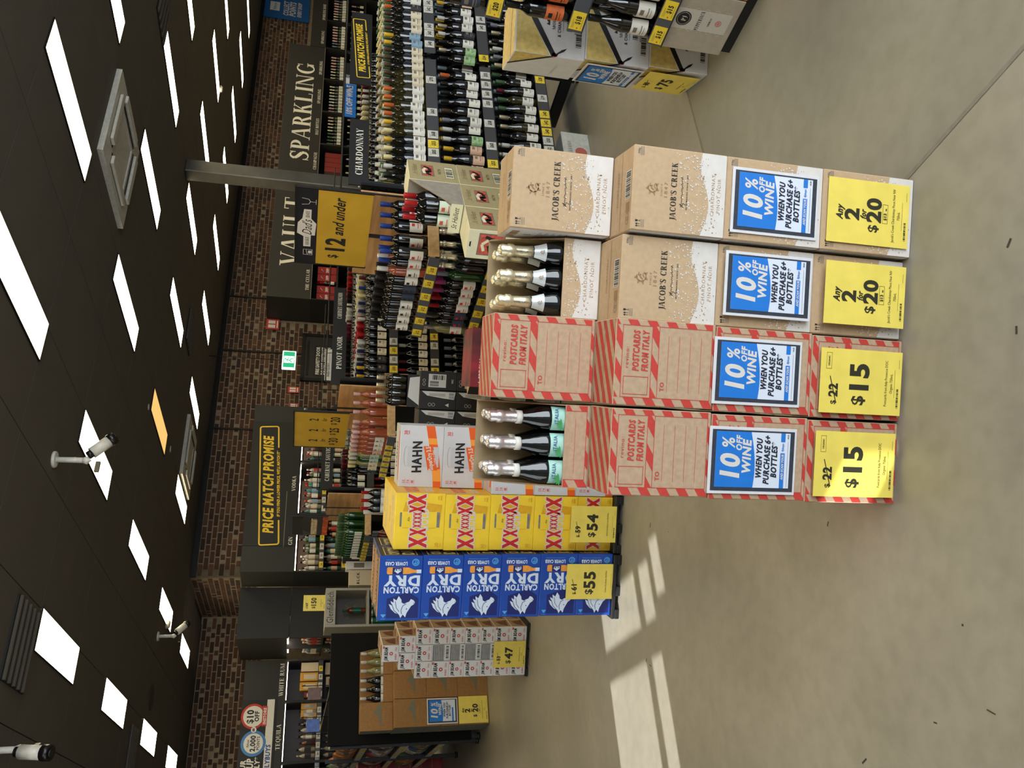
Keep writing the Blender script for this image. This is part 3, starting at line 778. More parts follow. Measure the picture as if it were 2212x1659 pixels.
# ================================================================== front display
cols = [('p', -0.322, -0.062), ('p', -0.053, 0.206), ('j', 0.213, 0.466), ('j', 0.476, 0.729)]
rows = [0.0, 0.330, 0.6625, 0.988]
cn = ['far left', 'second from left', 'third from left', 'far right']
rn = ['on the floor', 'second tier', 'third tier']
FY = 2.28; DP = 0.18
jit = random.Random(4)
for ci, (kd, x0, x1) in enumerate(cols):
    for ri in range(3):
        for dep in (0, 1):
            w = x1 - x0; h = rows[ri + 1] - rows[ri] - 0.0015; y = FY + dep * (DP + 0.004) + (0.0 if dep else jit.uniform(-0.003, 0.003)) + (0, 0, 0.012, -0.012)[ci]
            z = rows[ri]
            if ri == 2 and kd == 'j': z = rows[ri]; h = 0.965 - rows[2] + (0.012 if ci == 2 else 0)
            what = 'airmail-striped kraft carton' if kd == 'p' else 'tan and white sparkling wine carton'
            lab = '%s, front display, %s column, %s, %s' % (what, cn[ci], rn[ri], 'front' if dep == 0 else 'behind')
            lean = (0.004 if ci < 2 else 0) * ri
            if kd == 'p': carton('pc', (x0 + lean, y, z), 0, lab, 'airmail-striped cartons in the front display', w, DP, h, KRAFT, PCP)
            else: carton('jc', (x0 + lean * .5, y, z), 0, lab, 'tan sparkling wine cartons in the front display', w, DP, h, KRAFTT, JCP)
TY = 2.462
tp = 0.988
carton('pc', (-0.048 + 0.004, TY, tp), 0, 'airmail-striped kraft carton closed on the top tier beside open striped carton', 'airmail-striped cartons in the front display', 0.262, DP, 0.332, KRAFT, PCP)
open_carton((-0.318, TY, tp), 0, 0.262, DP, 0.335, KIN, KRAFT, 'airmail-striped carton cut open to show silver-foiled prosecco bottles', lambda w, d, h: pc_front(w, d, h, True), cutl=1, lowfrac=0.25)
zj = 0.9795
open_carton((0.219, TY + 0.012, zj), 0, 0.252, DP, 0.33, KIN, KRAFTT, 'tan carton cut open to show gold-foiled sparkling bottles', jc_low, lowfrac=0.37, cutl=1)
carton('jc', (0.480, TY - 0.03, 0.967), 0, 'tan and white sparkling wine carton closed at the top right of display', 'tan sparkling wine cartons in the front display', 0.25, DP, 0.325, KRAFTT, JCP)
# bottles standing in the open cartons
def italia_label(par):
    g = G(); z0, z1, rr = 0.02, 0.12, 0.0427
    g.lathe([(rr, z0), (rr, z1)], LAQ, 8, -62, 62); g.lathe([(rr + .0004, z0), (rr + .0004, z0 + .035)], M('label_sea', (96, 176, 206), .6), 6, -20, 60)
    g.lathe([(rr + .0004, z0 + .034), (rr + .0004, z0 + .05)], M('label_sand', (232, 200, 140), .6), 4, 5, 60)
    g.frame((-0.0, -rr - 0.0006, 0), (1, 0, 0), (0, 0, 1))
    g.text('ITALIA', 0.007, 0.1, 0.0115, INKB, 1, 0.85, sp=0.1)
    for k in range(7):
        a = radians(20 + k * 26); g.poly([(-0.019, 0.086), (-0.019 + .014 * cos(a + .2), 0.086 + .014 * sin(a + .2)), (-0.019 + .02 * cos(a), 0.086 + .02 * sin(a)), (-0.019 + .014 * cos(a - .2), 0.086 + .014 * sin(a - .2))], LEAF)
    part('paper_label', g, par)
def jc_neck(par):
    g = G(); rr = 0.0445
    g.lathe([(0.0218, 0.206), (0.0262, 0.190), (0.0345, 0.168)], M('label_pearl', (206, 212, 214), .35, .2), 8, -58, 58)
    g.frame((0, -0.0295, 0.186), (1, 0, 0), (0, 0.42, 1)); emblem(g, 0, -0.004, 0.006, PTAN)
    part('neck_label', g, par)
    g = G(); g.frame((0.0, -0.0184, 0.238), (0, -0.0, 1), (-1, 0, 0)); g.n = Vector((0, -1, 0)); g.text("JACOB'S CREEK", 0.0, 0.0, 0.0055, PBLACK, serif=True, sp=.04); part('neck_print', g, par)
for i, x in enumerate((-0.272, -0.187, -0.103)):
    for dep in (0, 1):
        o = bottle((x + 0.003 * dep, TY + 0.05 + dep * 0.083, tp + 0.005), 0.05 * (i - 1), 'champagne', GB, SILV, None,
                   'black prosecco bottle with silver foil, %s from left, %s row of open striped carton' % (ordn(i), ('front', 'rear')[dep]), 'prosecco bottles in the open striped carton', cap2=LWH)
        if dep == 0: italia_label(o)
for i, x in enumerate((0.268, 0.348, 0.428)):
    for dep in (0, 1):
        o = bottle((x - 0.004 - 0.008 * dep, TY + 0.062 + dep * 0.078, zj + 0.005), 0.0, 'champagne', GB, GOLD, None,
                   'black sparkling bottle with gold foil, %s from left, %s row of open tan carton' % (ordn(i), ('front', 'rear')[dep]), 'sparkling bottles in the open tan carton')
        jc_neck(o)

# ------------------------------------------------------------------ offer posters and price cards
def offer_print(w, h, big=True):
    g = ff(G(), 0, 0, 0)
    b = w * 0.045
    g.rect(b, b * .8, w - b, h - b, SLATE); g.L = 1
    x0, x1, y0, y1 = w * 0.1, w * 0.93, h * 0.075, h * 0.925
    g.rect(x0, y0, x1, y1, M('offer_white', (214, 222, 236), 0.4, var=0)); g.L = 2
    n = 12
    arc = [(x0 + (x1 - x0) * k / n, h * 0.50 - h * 0.055 * sin(pi * (k / n * .75 + .25)) + h * .03) for k in range(n + 1)]
    g.poly(arc[:] + [(x1, y1), (x0, y1)], BLUE); g.L = 3
    g.text('10', w * 0.39, h * 0.66, h * 0.2, PWHITE, 2, 1.1, 0.14, mw=w * .42); g.text('%', w * 0.76, h * 0.72, h * 0.135, PWHITE, 2, 0.8, 0.14)
    g.text('OFF', w * 0.76, h * 0.635, h * 0.062, PWHITE, 2, 0.9, 0.14); g.text('WINE', w * 0.56, h * 0.53, h * 0.09, PWHITE, 2, 0.95, 0.16)
    g.text('WHEN YOU', w * 0.54, h * 0.4, h * 0.062, NAVY, 2, 0.82, 0.2, mw=w * .6); g.text('PURCHASE 6+', w * 0.52, h * 0.31, h * 0.062, NAVY, 2, 0.82, 0.2, mw=w * .78); g.text('BOTTLES*', w * 0.52, h * 0.225, h * 0.062, NAVY, 2, 0.82, 0.2, mw=w * .6)
    if big:
        g.rect(x0, h * 0.135, w * 0.63, h * 0.185, BLUE); g.rect(w * 0.8, h * 0.135, x1, h * 0.185, BLUE); g.L = 4
        g.text('AND SCAN YOUR', w * 0.42, h * 0.147, h * 0.026, PWHITE, 2, 0.8, 0.2); g.text('flybuys', w * 0.715, h * 0.15, h * 0.024, BLUE, 1, 0.8, 0.2)
        g.rect(w * .12, h * .1, w * .8, h * .103, PGREY); g.text('AUS', w * 0.88, h * 0.095, h * 0.016, PBLACK, 1)
    else: g.rect(x0, h * 0.135, w * 0.63, h * 0.185, BLUE)
    return g
def offer(loc, rz, w, h, label, group='ten percent offer posters', big=True, curl=0):
    g = G(); g.box(0, 0, 0, w, 0.003, h, BCW, 0.0006)
    o = tag(link('offer_poster', g.mesh('offer_poster'), None, loc, rz), label, 'poster', group)
    part('poster_print', offer_print(w, h, big), o)
    return o
def card(loc, rz, w, h, label, fn, group='yellow price cards', tilt=0):
    g = G(); g.box(0, 0, 0, w, 0.002, h, YEL, 0.0004)
    o = tag(link('price_card', g.mesh('price_card'), None, loc, rz), label, 'price card', group)
    o.rotation_euler = (tilt, 0, rz)
    g = ff(G(), 0, 0, 0); fn(g, w, h); part('price_print', g, o)
    return o
def small_print(g, w, h, l1, l2):
    g.text(l1, w / 2, h * 0.18, h * 0.032, YINK, 0, 0.72, mw=w * .92); g.text(l2, w / 2, h * 0.115, h * 0.032, YINK, 0, 0.72)
    g.rect(w * .28, h * .085, w * .72, h * .088, YINK); g.barcode(w * .12, h * .035, w * .42, h * .06, YINK, n=16); g.rect(w * .74, h * .035, w * .88, h * .038, YINK)
def f_two20(g, w, h):
    g.text('Any', w * 0.47, h * 0.82, h * 0.075, YINK, 2, 0.75, 0.25); g.text('2', w * 0.47, h * 0.625, h * 0.16, YINK, 2, 1.05); g.text('for', w * 0.47, h * 0.535, h * 0.065, YINK, 2, 0.75, 0.25)
    g.text('$', w * 0.27, h * 0.39, h * 0.11, YINK, 2, 1.0); g.text('20', w * 0.56, h * 0.355, h * 0.165, YINK, 2, 1.0)
    g.frame_line(w * .36, h * .265, w * .66, h * .33, .001, YINK); g.text('$13', w * 0.47, h * 0.28, h * 0.036, YINK, 2, .9); g.text('ea', w * 0.58, h * 0.28, h * 0.02, YINK, 2, .9)
    small_print(g, w, h, "Jacob's Creek Chardonnay Pinot Noir NV", '750mL')
def f_22(new, old, l1, l2, organic=False, cents=False):
    def f(g, w, h):
        g.text('$', w * 0.17, h * 0.805, h * 0.06, YINK, 2, 1.0); g.text(old, w * 0.36, h * 0.79, h * 0.1, YINK, 2, 0.9)
        g.L = 1; g.poly([(w * .18, h * .80), (w * .57, h * .88), (w * .57, h * .89), (w * .18, h * .81)], YINK); g.L = 0
        g.text('$', w * 0.22, h * 0.47, h * 0.14, YINK, 2, 1.0); g.text(new, w * 0.56, h * 0.42, h * 0.215, YINK, 2, (1.02 if len(new) == 2 else 0.8))
        if organic: g.frame_line(w * .68, h * .87, w * .93, h * .935, .0009, YINK); g.text('ORGANIC', w * .805, h * .893, h * .02, YINK, 1, .8)
        small_print(g, w, h, l1, l2)
    return f
for i, (x, wid, z0, hh) in enumerate(((-0.300, 0.206, 0.372, 0.298), (-0.026, 0.205, 0.370, 0.300), (0.246, 0.198, 0.350, 0.298), (0.499, 0.200, 0.347, 0.297))):
    offer((x, FY - 0.018 + (0.008 if i < 3 else 0), z0), 0, wid, hh, 'blue and white ten percent offer poster, %s on the front display' % ('leftmost', 'second from left', 'third from left', 'rightmost')[i])
f15 = f_22('15', '22', 'Postcards from Italy Prosecco DOC', 'Organic 750mL', True)
for i, (x, wid, z0, hh, fn) in enumerate(((-0.300, 0.206, 0.022, 0.290, f15), (-0.036, 0.204, 0.012, 0.296, f15), (0.245, 0.198, 0.016, 0.292, f_two20), (0.502, 0.203, 0.018, 0.296, f_two20))):
    card((x, FY - 0.022, z0), 0, wid, hh, 'yellow %s card low on the front display, %s' % ('fifteen dollar' if i < 2 else 'two for twenty', ('leftmost', 'second from left', 'third from left', 'rightmost')[i]), fn)

# ================================================================== beer blocks
XY = M('beer_yellow', (246, 210, 58), 0.35, var=0.03, scale=10); XYD = M('beer_gold', (226, 172, 36), 0.4, var=0.03); XR = M('beer_red', (204, 38, 38), 0.4, var=0); XS = M('can_silver', (150, 152, 158), 0.3, 0.5, var=0.1)
def xmark(g, cx, cy, w, h):
    for L_, m, e in ((0, PWHITE, 0.006), (1, XR, 0.0)):
        g.L = L_ + 2; t = w * 0.3
        g.poly([(cx - w / 2 - e, cy - h / 2 - e), (cx - w / 2 + t + e, cy - h / 2 - e), (cx + w / 2 + e, cy + h / 2 + e), (cx + w / 2 - t - e, cy + h / 2 + e)], m)
        g.L += 0.4
        g.poly([(cx + w / 2 + e, cy - h / 2 - e), (cx + w / 2 - t - e, cy - h / 2 - e), (cx - w / 2 - e, cy + h / 2 + e), (cx - w / 2 + t + e, cy + h / 2 + e)], m)
def xx_front(w, d, h):
    g = ff(G(), w, d, h)
    g.poly([(w * .4, h * .1), (w * .8, h * .06), (w * .84, h * .5), (w * .84, h * .8), (w * .55, h * .88)], XYD); g.L = 1
    cx, cw = w * .53, w * .3
    g.rect(cx - cw / 2, h * .16, cx + cw / 2, h * .86, XY); g.rect(cx - cw / 2 + .005, h * .1, cx + cw / 2 - .005, h * .16, XS); g.rect(cx - cw / 2 + .008, h * .86, cx + cw / 2 - .008, h * .9, XS)
    g.L = 1.5
    g.rect(cx - cw / 2, h * .18, cx - cw / 2 + .003, h * .84, XYD); g.rect(cx + cw / 2 - .003, h * .18, cx + cw / 2, h * .84, XYD); g.L = 2; g.text('Ale', cx, h * .7, h * .05, YINK, 0, .9, .3)
    xmark(g, w * .13, h * .52, w * .2, h * .36); xmark(g, w * .31, h * .53, w * .14, h * .32); xmark(g, w * .72, h * .56, w * .14, h * .32); xmark(g, w * .89, h * .57, w * .2, h * .36)
    for k in range(4): xmark(g, w * (.42 + .07 * k), h * .55, w * .066, h * .17)
    g.L = 3; g.text('GOLD', cx, h * .33, h * .145, PWHITE, 2, .72)
    g.text('30', w * .08, h * .1, h * .075, XYD, 0, .9); g.text('CANS', w * .08, h * .055, h * .025, XYD, 0, .9); g.text('4.5%', w * .92, h * .12, h * .035, XYD, 1, .8); g.rect(w * .88, h * .07, w * .96, h * .1, XYD)
    return g
def xx_top(w, d, h):
    g = tf_(G(), w, d, h); g.text('XXXX GOLD', w / 2, d * .3, d * .18, PWHITE, 2, .7, mw=w * .8); g.rect(w * .35, d * .7, w * .65, d * .8, XYD)
    return g
def xx_side(w, d, h):
    g = rf(G(), w, d, h); g.rect(.003, .003, d - .003, h - .003, XYD); g.L = 1; g.text('XXXX', d * .5, h * .5, h * .25, XR, 2, .8, mw=d * .8); g.text('GOLD', d * .4, h * .2, h * .15, PWHITE, 2, .8)
    return g
CB = M('beer_blue', (28, 74, 172), 0.3, var=0.03, scale=8); CN = M('beer_navy', (22, 38, 110), 0.35, var=0); CW = M('beer_white', (212, 226, 246), 0.45, var=0); CLB = M('beer_sky', (84, 168, 236), 0.45, var=0); CAM = M('beer_amber', (236, 158, 62), 0.4, var=0.06, scale=40); CK = M('beer_dark', (28, 28, 44), 0.5, var=0.05)
HORSE = [(.05, .20), (.0, .30), (.04, .38), (.14, .46), (.22, .62), (.30, .78), (.34, .97), (.44, .84), (.52, 1.0), (.58, .84), (.74, .76), (.9, .58), (.98, .36), (.86, .42), (.92, .22), (.80, .3), (.82, .1), (.70, .2), (.62, .0), (.52, .16), (.50, .3), (.40, .36), (.32, .30), (.22, .26), (.16, .14)]
_HOLD = [(.10, .60), (.03, .66), (.09, .70), (.02, .76), (.12, .80), (.13, .90), (.22, .86), (.26, 1.0), (.36, .9), (.52, .93), (.62, .84), (.80, .74), (.95, .62), (.98, .52), (.88, .47), (.80, .44), (.70, .54), (.58, .55), (.66, .42), (.84, .22), (.97, .08), (.80, .1), (.62, .02), (.45, .0), (.36, .08), (.28, .0), (.24, .14), (.14, .12), (.17, .28), (.05, .30), (.13, .44), (.04, .50)]
def cd_front(w, d, h):
    # artwork lies on its side: its width runs up the carton, its top points left
    g = G(); g.frame((w, 0, 0), (0, 0, 1), (-1, 0, 0)); A, B = h, w      # A = artwork width, B = artwork height
    g.poly([(A * .06, B * .66), (A * .30, B * .56), (A * .80, B * .66), (A * .80, B * .96), (A * .06, B * .96)][0:5], CN)
    g.L = 1
    g.poly([(A * (.14 + .62 * x), B * (.62 + .34 * y)) for x, y in [(yy * .0 + px, py) for px, py, yy in [(p[0], p[1], 0) for p in HORSE]]], CW); g.L = 2
    g.disc(A * .33, B * .82, A * .014, CN, 8); g.disc(A * .17, B * .73, A * .01, CN, 6); g.line([(A * .34, B * .74), (A * .42, B * .77), (A * .46, B * .84), (A * .44, B * .9)], A * .014, CN); g.line([(A * .52, B * .9), (A * .62, B * .84), (A * .68, B * .74)], A * .014, CN); g.line([(A * .5, B * .86), (A * .57, B * .8), (A * .6, B * .7)], A * .012, CN)
    g.text('CARLTON', A * .48, B * .485, B * .088, CW, 2, .86, mw=A * .84); g.text('DRY', A * .46, B * .31, B * .15, CW, 2, 1.28, mw=A * .84)
    # bottle picture
    g.poly([(A * .04, B * .215), (A * .04, B * .265), (A * .2, B * .262), (A * .32, B * .28), (A * .8, B * .285), (A * .83, B * .27), (A * .83, B * .19), (A * .8, B * .175), (A * .32, B * .18), (A * .2, B * .215)], CAM)
    g.L = 3; g.rect(A * .03, B * .212, A * .14, B * .268, CW); g.rect(A * .46, B * .18, A * .70, B * .282, CN); g.L = 4; g.text('DRY', A * .58, B * .2, B * .035, CW, 2, 1.0); g.poly([(A * .5, B * .235), (A * .58, B * .275), (A * .66, B * .235), (A * .58, B * .225)], CW); g.L = 2
    g.text('LOWER CARB', A * .62, B * .095, B * .052, CW, 2, .66); g.text('ULTRA SMOOTH LOW BITTERNESS', A * .62, B * .058, B * .013, CLB, 1, .9, sp=.1)
    g.disc(A * .17, B * .1, A * .085, CLB, 16); g.L = 3; g.disc(A * .17, B * .1, A * .062, CB, 16); g.L = 4; g.ring(A * .17, B * .1, A * .05, A * .014, CLB, 14, 20, 300); g.line([(A * .13, B * .1), (A * .2, B * .12), (A * .17, B * .08)], A * .014, CLB)
    g.L = 2; g.poly([(A * .80, B * .90), (A * .93, B * .90), (A * .865, B * .955)], CLB); g.text('RECYCLE', A * .87, B * .965, B * .012, CLB, 1, .9)
    return g
def cd_flip(w, d, h):
    return cd_front(w, d, h)
def cd_top(w, d, h):
    g = tf_(G(), w, d, h); g.rect(.003, .003, w - .003, d - .003, CK); g.L = 1
    g.rect(w * .05, d * .05, w * .95, d * .2, CAM); g.text('CARLTON DRY', w * .5, d * .45, d * .16, M('beer_goldtext', (214, 176, 96), .5, var=0), 2, .8, mw=w * .85); g.rect(w * .1, d * .75, w * .9, d * .92, CAM)
    return g
def cd_side(w, d, h):
    g = rf(G(), w, d, h); g.rect(.003, .003, d - .003, h - .003, CK); g.L = 1
    m = M('beer_buff', (206, 190, 140), .5, var=0)
    g.frame_line(d * .05, h * .12, d * .9, h * .88, .004, m); g.text('CARLTON', d * .47, h * .55, h * .22, m, 2, .7, mw=d * .7); g.text('DRY', d * .45, h * .2, h * .26, m, 2, .9)
    return g
def pallet(x0, x1, y0, y1, lab, hgt=0.05):
    o = thing('plastic_pallet', lab, 'pallet', ((x0 + x1) / 2, y0, 0), 0, 'black pallets under the drink stacks')
    mk = M('pallet_black', (22, 23, 26), 0.5, var=0.1); hw = (x1 - x0) / 2; d = y1 - y0
    g = G(); g.box(-hw, 0, hgt * .55, hw, d, hgt, mk, 0.004); part('deck', g, o)
    for x in (-hw, -hw * .28, hw * .7):
        g = G(); g.box(x, 0.0, 0, x + hw * .3, d, hgt * .55, mk, 0.003); part('foot', g, o)
pallet(-1.372, -0.99, 4.58, 5.3, 'black plastic pallet under the blue beer cartons')
pallet(-0.985, -0.64, 4.6, 5.4, 'black plastic pallet under the yellow beer cartons')
pallet(-0.635, -0.27, 4.6, 5.6, 'black plastic pallet under the white and orange beer cartons')
pallet(-2.41, -1.97, 6.5, 7.3, 'black plastic pallet under the white bourbon and cola cubes', 0.028)
tn = ['bottom', 'second', 'third', 'fourth', 'fifth', 'top']
z = [0.051, 0.272, 0.540, 0.807, 1.075, 1.362]
xo = [0, 0, 0.002, -0.002, 0.003]
for k in range(5):
    for dep in (0, 1):
        carton('xx', (-0.978 + xo[k], 4.65 + dep * 0.37, z[k]), 0, 'yellow and red beer block, %s of its stack, %s pile' % (('bottom', 'second', 'third', 'fourth', 'top')[k], ('front', 'rear')[dep]), 'yellow beer blocks', 0.323, 0.36, z[k + 1] - z[k] - .001, XY, [('printed_front', xx_front), ('printed_top', xx_top), ('printed_side', xx_side)], seam=XYD)
z = [0.051, 0.269, 0.498, 0.735, 0.959, 1.193, 1.436]
xo = [0, 0.0, -0.003, -0.006, -0.01, -0.014]
for k in range(6):
    for dep in (0, 1):
        carton('cd', (-1.352 + xo[k], 4.6 + dep * 0.27, z[k]), 0, 'blue beer carton with white horse head, %s of its stack, %s pile' % (tn[k], ('front', 'rear')[dep]), 'blue beer cartons', 0.366, 0.262, z[k + 1] - z[k] - .001, CB, [('printed_front', cd_flip), ('printed_top', cd_top), ('printed_side', cd_side)], seam=CK)
# white, silver and orange beer blocks
HS = M('beer_silver', (206, 208, 214), 0.35, var=0.03, scale=6); HO = M('beer_orange', (232, 96, 30), 0.4, var=0.0); HO2 = M('beer_orange_light', (244, 160, 60), 0.4, var=0); HR = M('beer_rednum', (226, 84, 70), 0.5, var=0)
def hn_front(w, d, h):
    g = ff(G(), w, d, h)
    n = 10; lo = [(w * k / n, h * (.02 + .2 * (k / n) ** 1.5)) for k in range(n + 1)]; hi = [(w * k / n, h * (.2 + .22 * (k / n) ** 1.3)) for k in range(n + 1)]
    for k in range(n):
        g.poly([lo[k], lo[k + 1], hi[k + 1], hi[k]], HO2 if k in (1, 2, 7) else HO)
    g.L = 1
    g.rect(w * .33, h * .10, w * .66, h * .82, M('can_white', (196, 198, 206), .35, var=0)); g.ring(w * .5, h * .84, w * .165, .002, PGREY, 16, 0, 180, h * .06); g.L = 2
    g.poly([(w * .28, h * .12), (w * .67, h * .24), (w * .67, h * .46), (w * .28, h * .34)], HO); g.L = 3
    g.text('HAHN', w * .5, h * .5, h * .2, PBLACK, 2, .78, -.05, sp=.04); g.text('SuperDry 3.5', w * .48, h * .26, h * .1, PWHITE, 2, .62, .0, rot=.16); g.text('LOW CARB', w * .5, h * .17, h * .05, PWHITE, 2, .8, .0, rot=.16)
    g.text('30', w * .88, h * .84, h * .075, HR, 1, .9); g.text('CANS', w * .88, h * .79, h * .03, HR, 1, .8)
    for k, t in enumerate(('3.5', '7.4', '88')):
        g.text(t, w * .09, h * (.86 - k * .1), h * .05, HR, 1, .8); g.rect(w * .05, h * (.84 - k * .1), w * .13, h * (.845 - k * .1), HR)
    return g
def hn_top(w, d, h):
    g = tf_(G(), w, d, h); g.rect(w * .1, d * .1, w * .9, d * .25, HO); g.text('HAHN', w / 2, d * .5, d * .16, PBLACK, 2, .9)
    return g
z = [0.051, 0.286, 0.545, 0.806]
HP = [('printed_front', hn_front), ('printed_top', hn_top)]
for k in range(3):
    carton('hn', (-0.652, 4.66, z[k]), 0, 'white and orange beer block, %s tier, front pile beside yellow blocks' % tn[k], 'white and orange beer blocks', 0.36, 0.24, z[k + 1] - z[k] - .001, HS, HP)
    carton('hn', (-0.652, 4.905, z[k]), 0, 'white and orange beer block, %s tier, rear pile' % tn[k], 'white and orange beer blocks', 0.36, 0.24, z[k + 1] - z[k] - .001, HS, HP)
for k, (a, b) in enumerate(((0.807, 1.062), (1.063, 1.326))):
    carton('hn', (-0.652, 4.905, a), 0, 'white and orange beer block, %s tier, set back' % ('fourth', 'top')[k], 'white and orange beer blocks', 0.372, 0.24, b - a, HS, HP)
# price cards on the beer stacks
card((-1.252, 4.588, 0.034), 0, 0.208, 0.305, 'yellow fifty-five dollar card on the blue beer stack', f_22('55', '61', 'Carlton Dry Bottles 24x330mL', ''))
card((-0.915, 4.588, 0.046), 0, 0.216, 0.285, 'yellow fifty-four dollar card on the yellow beer stack', f_22('54', '59', 'XXXX Gold Block Cans 30x375mL', ''))

# ---- bourbon and cola cubes
JW = M('cube_white', (222, 224, 228), 0.45, var=0.02); JR = M('cube_red', (196, 50, 50), 0.5, var=0); JK = M('cube_kraft', (176, 146, 108), 0.6, var=0.08, scale=20); JG = M('cube_grey', (120, 122, 126), 0.5, var=0.1, scale=30); JBR = M('cube_brown', (110, 70, 50), .6, var=.1)
def jb_front(w, d, h):
    g = ff(G(), w, d, h)
    g.text('JIM BEAM', w * .48, h * .66, h * .2, PBLACK, 2, .62, .12, mw=w * .84); g.disc(w * .5, h * .45, h * .11, JR, 14); g.L = 1; g.disc(w * .5, h * .45, h * .05, JW, 8); g.L = 0
    g.text('BOURBON', w * .3, h * .12, h * .1, JR, 1, .5); g.text('COLA', w * .76, h * .12, h * .1, JR, 1, .6); g.rect(w * .8, h * .88, w * .95, h * .96, JR)
    return g
def jb_alt(w, d, h):
    g = ff(G(), w, d, h); g.rect(w * .02, h * .3, w * .98, h * .96, JG); g.L = 1
    for k in range(6): g.rect(w * .06, h * (.34 + .1 * k), w * .94, h * (.36 + .1 * k), BCW)
    g.barcode(w * .1, h * .05, w * .9, h * .2, PBLACK, n=12)
    return g
def jb_side(w, d, h):
    g = rf(G(), w, d, h); g.rect(.003, .003, d - .003, h - .003, JK); g.L = 1; g.poly([(d * .1, h * .2), (d * .9, h * .1), (d * .7, h * .8), (d * .3, h * .6)], JBR)
    return g
def jb_top(w, d, h):
    g = tf_(G(), w, d, h); g.rect(.003, .003, w - .003, d - .003, JK); g.L = 1; g.poly([(w * .1, d * .2), (w * .9, d * .3), (w * .6, d * .8), (w * .3, d * .7)], JBR)
    return g
z = [0.029, 0.159, 0.296, 0.412, 0.546, 0.668, 0.811, 0.945, 1.078, 1.209]
JP = [('printed_front', jb_front), ('printed_side', jb_side), ('printed_top', jb_top)]; JA = [('printed_front', jb_alt), ('printed_side', jb_side), ('printed_top', jb_top)]
for k in range(9):
    xs = [-2.396, -2.261, -2.126] if k < 7 else ([-2.323, -2.187] if k == 7 else [-2.258])
    for i, x in enumerate(xs):
        alt = i == 1 and 1 <= k <= 5
        for dep in ((0, 1, 2) if k < 7 else (0, 1)):
            carton('jbalt' if alt and not dep else 'jb', (x, 6.5 + dep * .2, z[k]), 0, '%s cube in the bourbon and cola pyramid, tier %s, %s from left, %s rank' % ('grey-ended' if alt and not dep else 'white', ORD[k], ordn(i), ORD[dep]),
                   'bourbon and cola cubes', 0.132, 0.195, z[k + 1] - z[k] - .001, JW, JA if alt and not dep else JP, seam=JG)
card((-2.325, 6.485, 0.035), 0, 0.215, 0.27, 'yellow forty-seven dollar card on the bourbon and cola cubes', f_22('47', '53', 'Jim Beam White and Cola Cans', '375mL'))

# ================================================================== tickets, strips, racks
RK = M('rack_black', (20, 21, 24), 0.5, var=0.06); RK2 = M('rack_charcoal', (38, 40, 44), 0.55, var=0.06); STR = M('strip_slate', (74, 78, 88), 0.35, var=0.02, clear=0.3); STRD = M('strip_charcoal', (66, 66, 68), 0.35, var=0.02, clear=0.3)
TKW = M('ticket_white', (208, 206, 198), 0.5, var=0); TKY = M('ticket_yellow', (236, 208, 52), 0.5, var=0)
WOOD = M('crate_wood', (188, 146, 98), 0.6, var=0.12, scale=3, stretch=(1, 1, 9)); WOOD2 = M('crate_wood_light', (206, 170, 122), 0.6, var=0.1, scale=3, stretch=(1, 9, 9))
_TK = {}
def ticket(val, yellow, w=0.072, h=0.062):
    key = (val, yellow, w, h)
    if key not in _TK:
        g = G(); g.box(0, 0, 0, w, 0.0012, h, TKY if yellow else TKW)
        ff(g, 0, 0, 0); g.text('$' + val, w * .56, h * .28, h * .36, PBLACK, 2, .75, rot=0, mw=w * .62)
        g.rect(w * .1, h * .8, w * .6, h * .83, PGREY); g.rect(w * .1, h * .7, w * .45, h * .73, PGREY); g.rect(w * .1, h * .12, w * .8, h * .15, PGREY)
        if yellow: g.rect(w * .08, h * .36, w * .16, h * .44, XR)
        _TK[key] = g.mesh('price_ticket')
    return _TK[key]
def strip(parent, x0, x1, z0, z1, y, tickets, mat, tw=0.072, tilt=0.0, name='price_strip'):
    """tickets: list of (x centre, value, yellow)"""
    g = G(); h = z1 - z0; g.box(0, 0, 0, x1 - x0, 0.006, h, mat, 0.001); g.box(0, -0.004, -0.002, x1 - x0, 0.006, 0.002, RK2)
    p = part(name, g, parent, loc=(x0, y, z0)); p.rotation_euler = (tilt, 0, 0)
    for x, v, yel in tickets:
        q = part('price_ticket', ticket(v, yel, tw, h * .88), p, loc=(x - x0 - tw / 2, -0.0022, h * .07))
    return p
def shelf(parent, x0, x1, y0, y1, z, mat=None, th=0.028):
    g = G(); g.box(x0, y0, z - th, x1, y1, z, mat or RK, 0.002); return part('shelf', g, parent)
def upright(parent, x, y0, y1, z1, foot=True):
    g = G(); g.box(x - 0.02, y0, 0.03, x + 0.02, y0 + 0.05, z1, RK); g.box(x - 0.02, y0, 0.05, x + 0.02, y1, 0.13, RK)
    p = part('upright', g, parent)
    if foot:
        g = G(); g.tube((x, y0 + 0.025, 0), (x, y0 + 0.025, 0.012), 0.03, RK, 10); g.tube((x, y0 + 0.025, 0.012), (x, y0 + 0.025, 0.05), 0.009, RK, 6); part('levelling_foot', g, p)
    return p
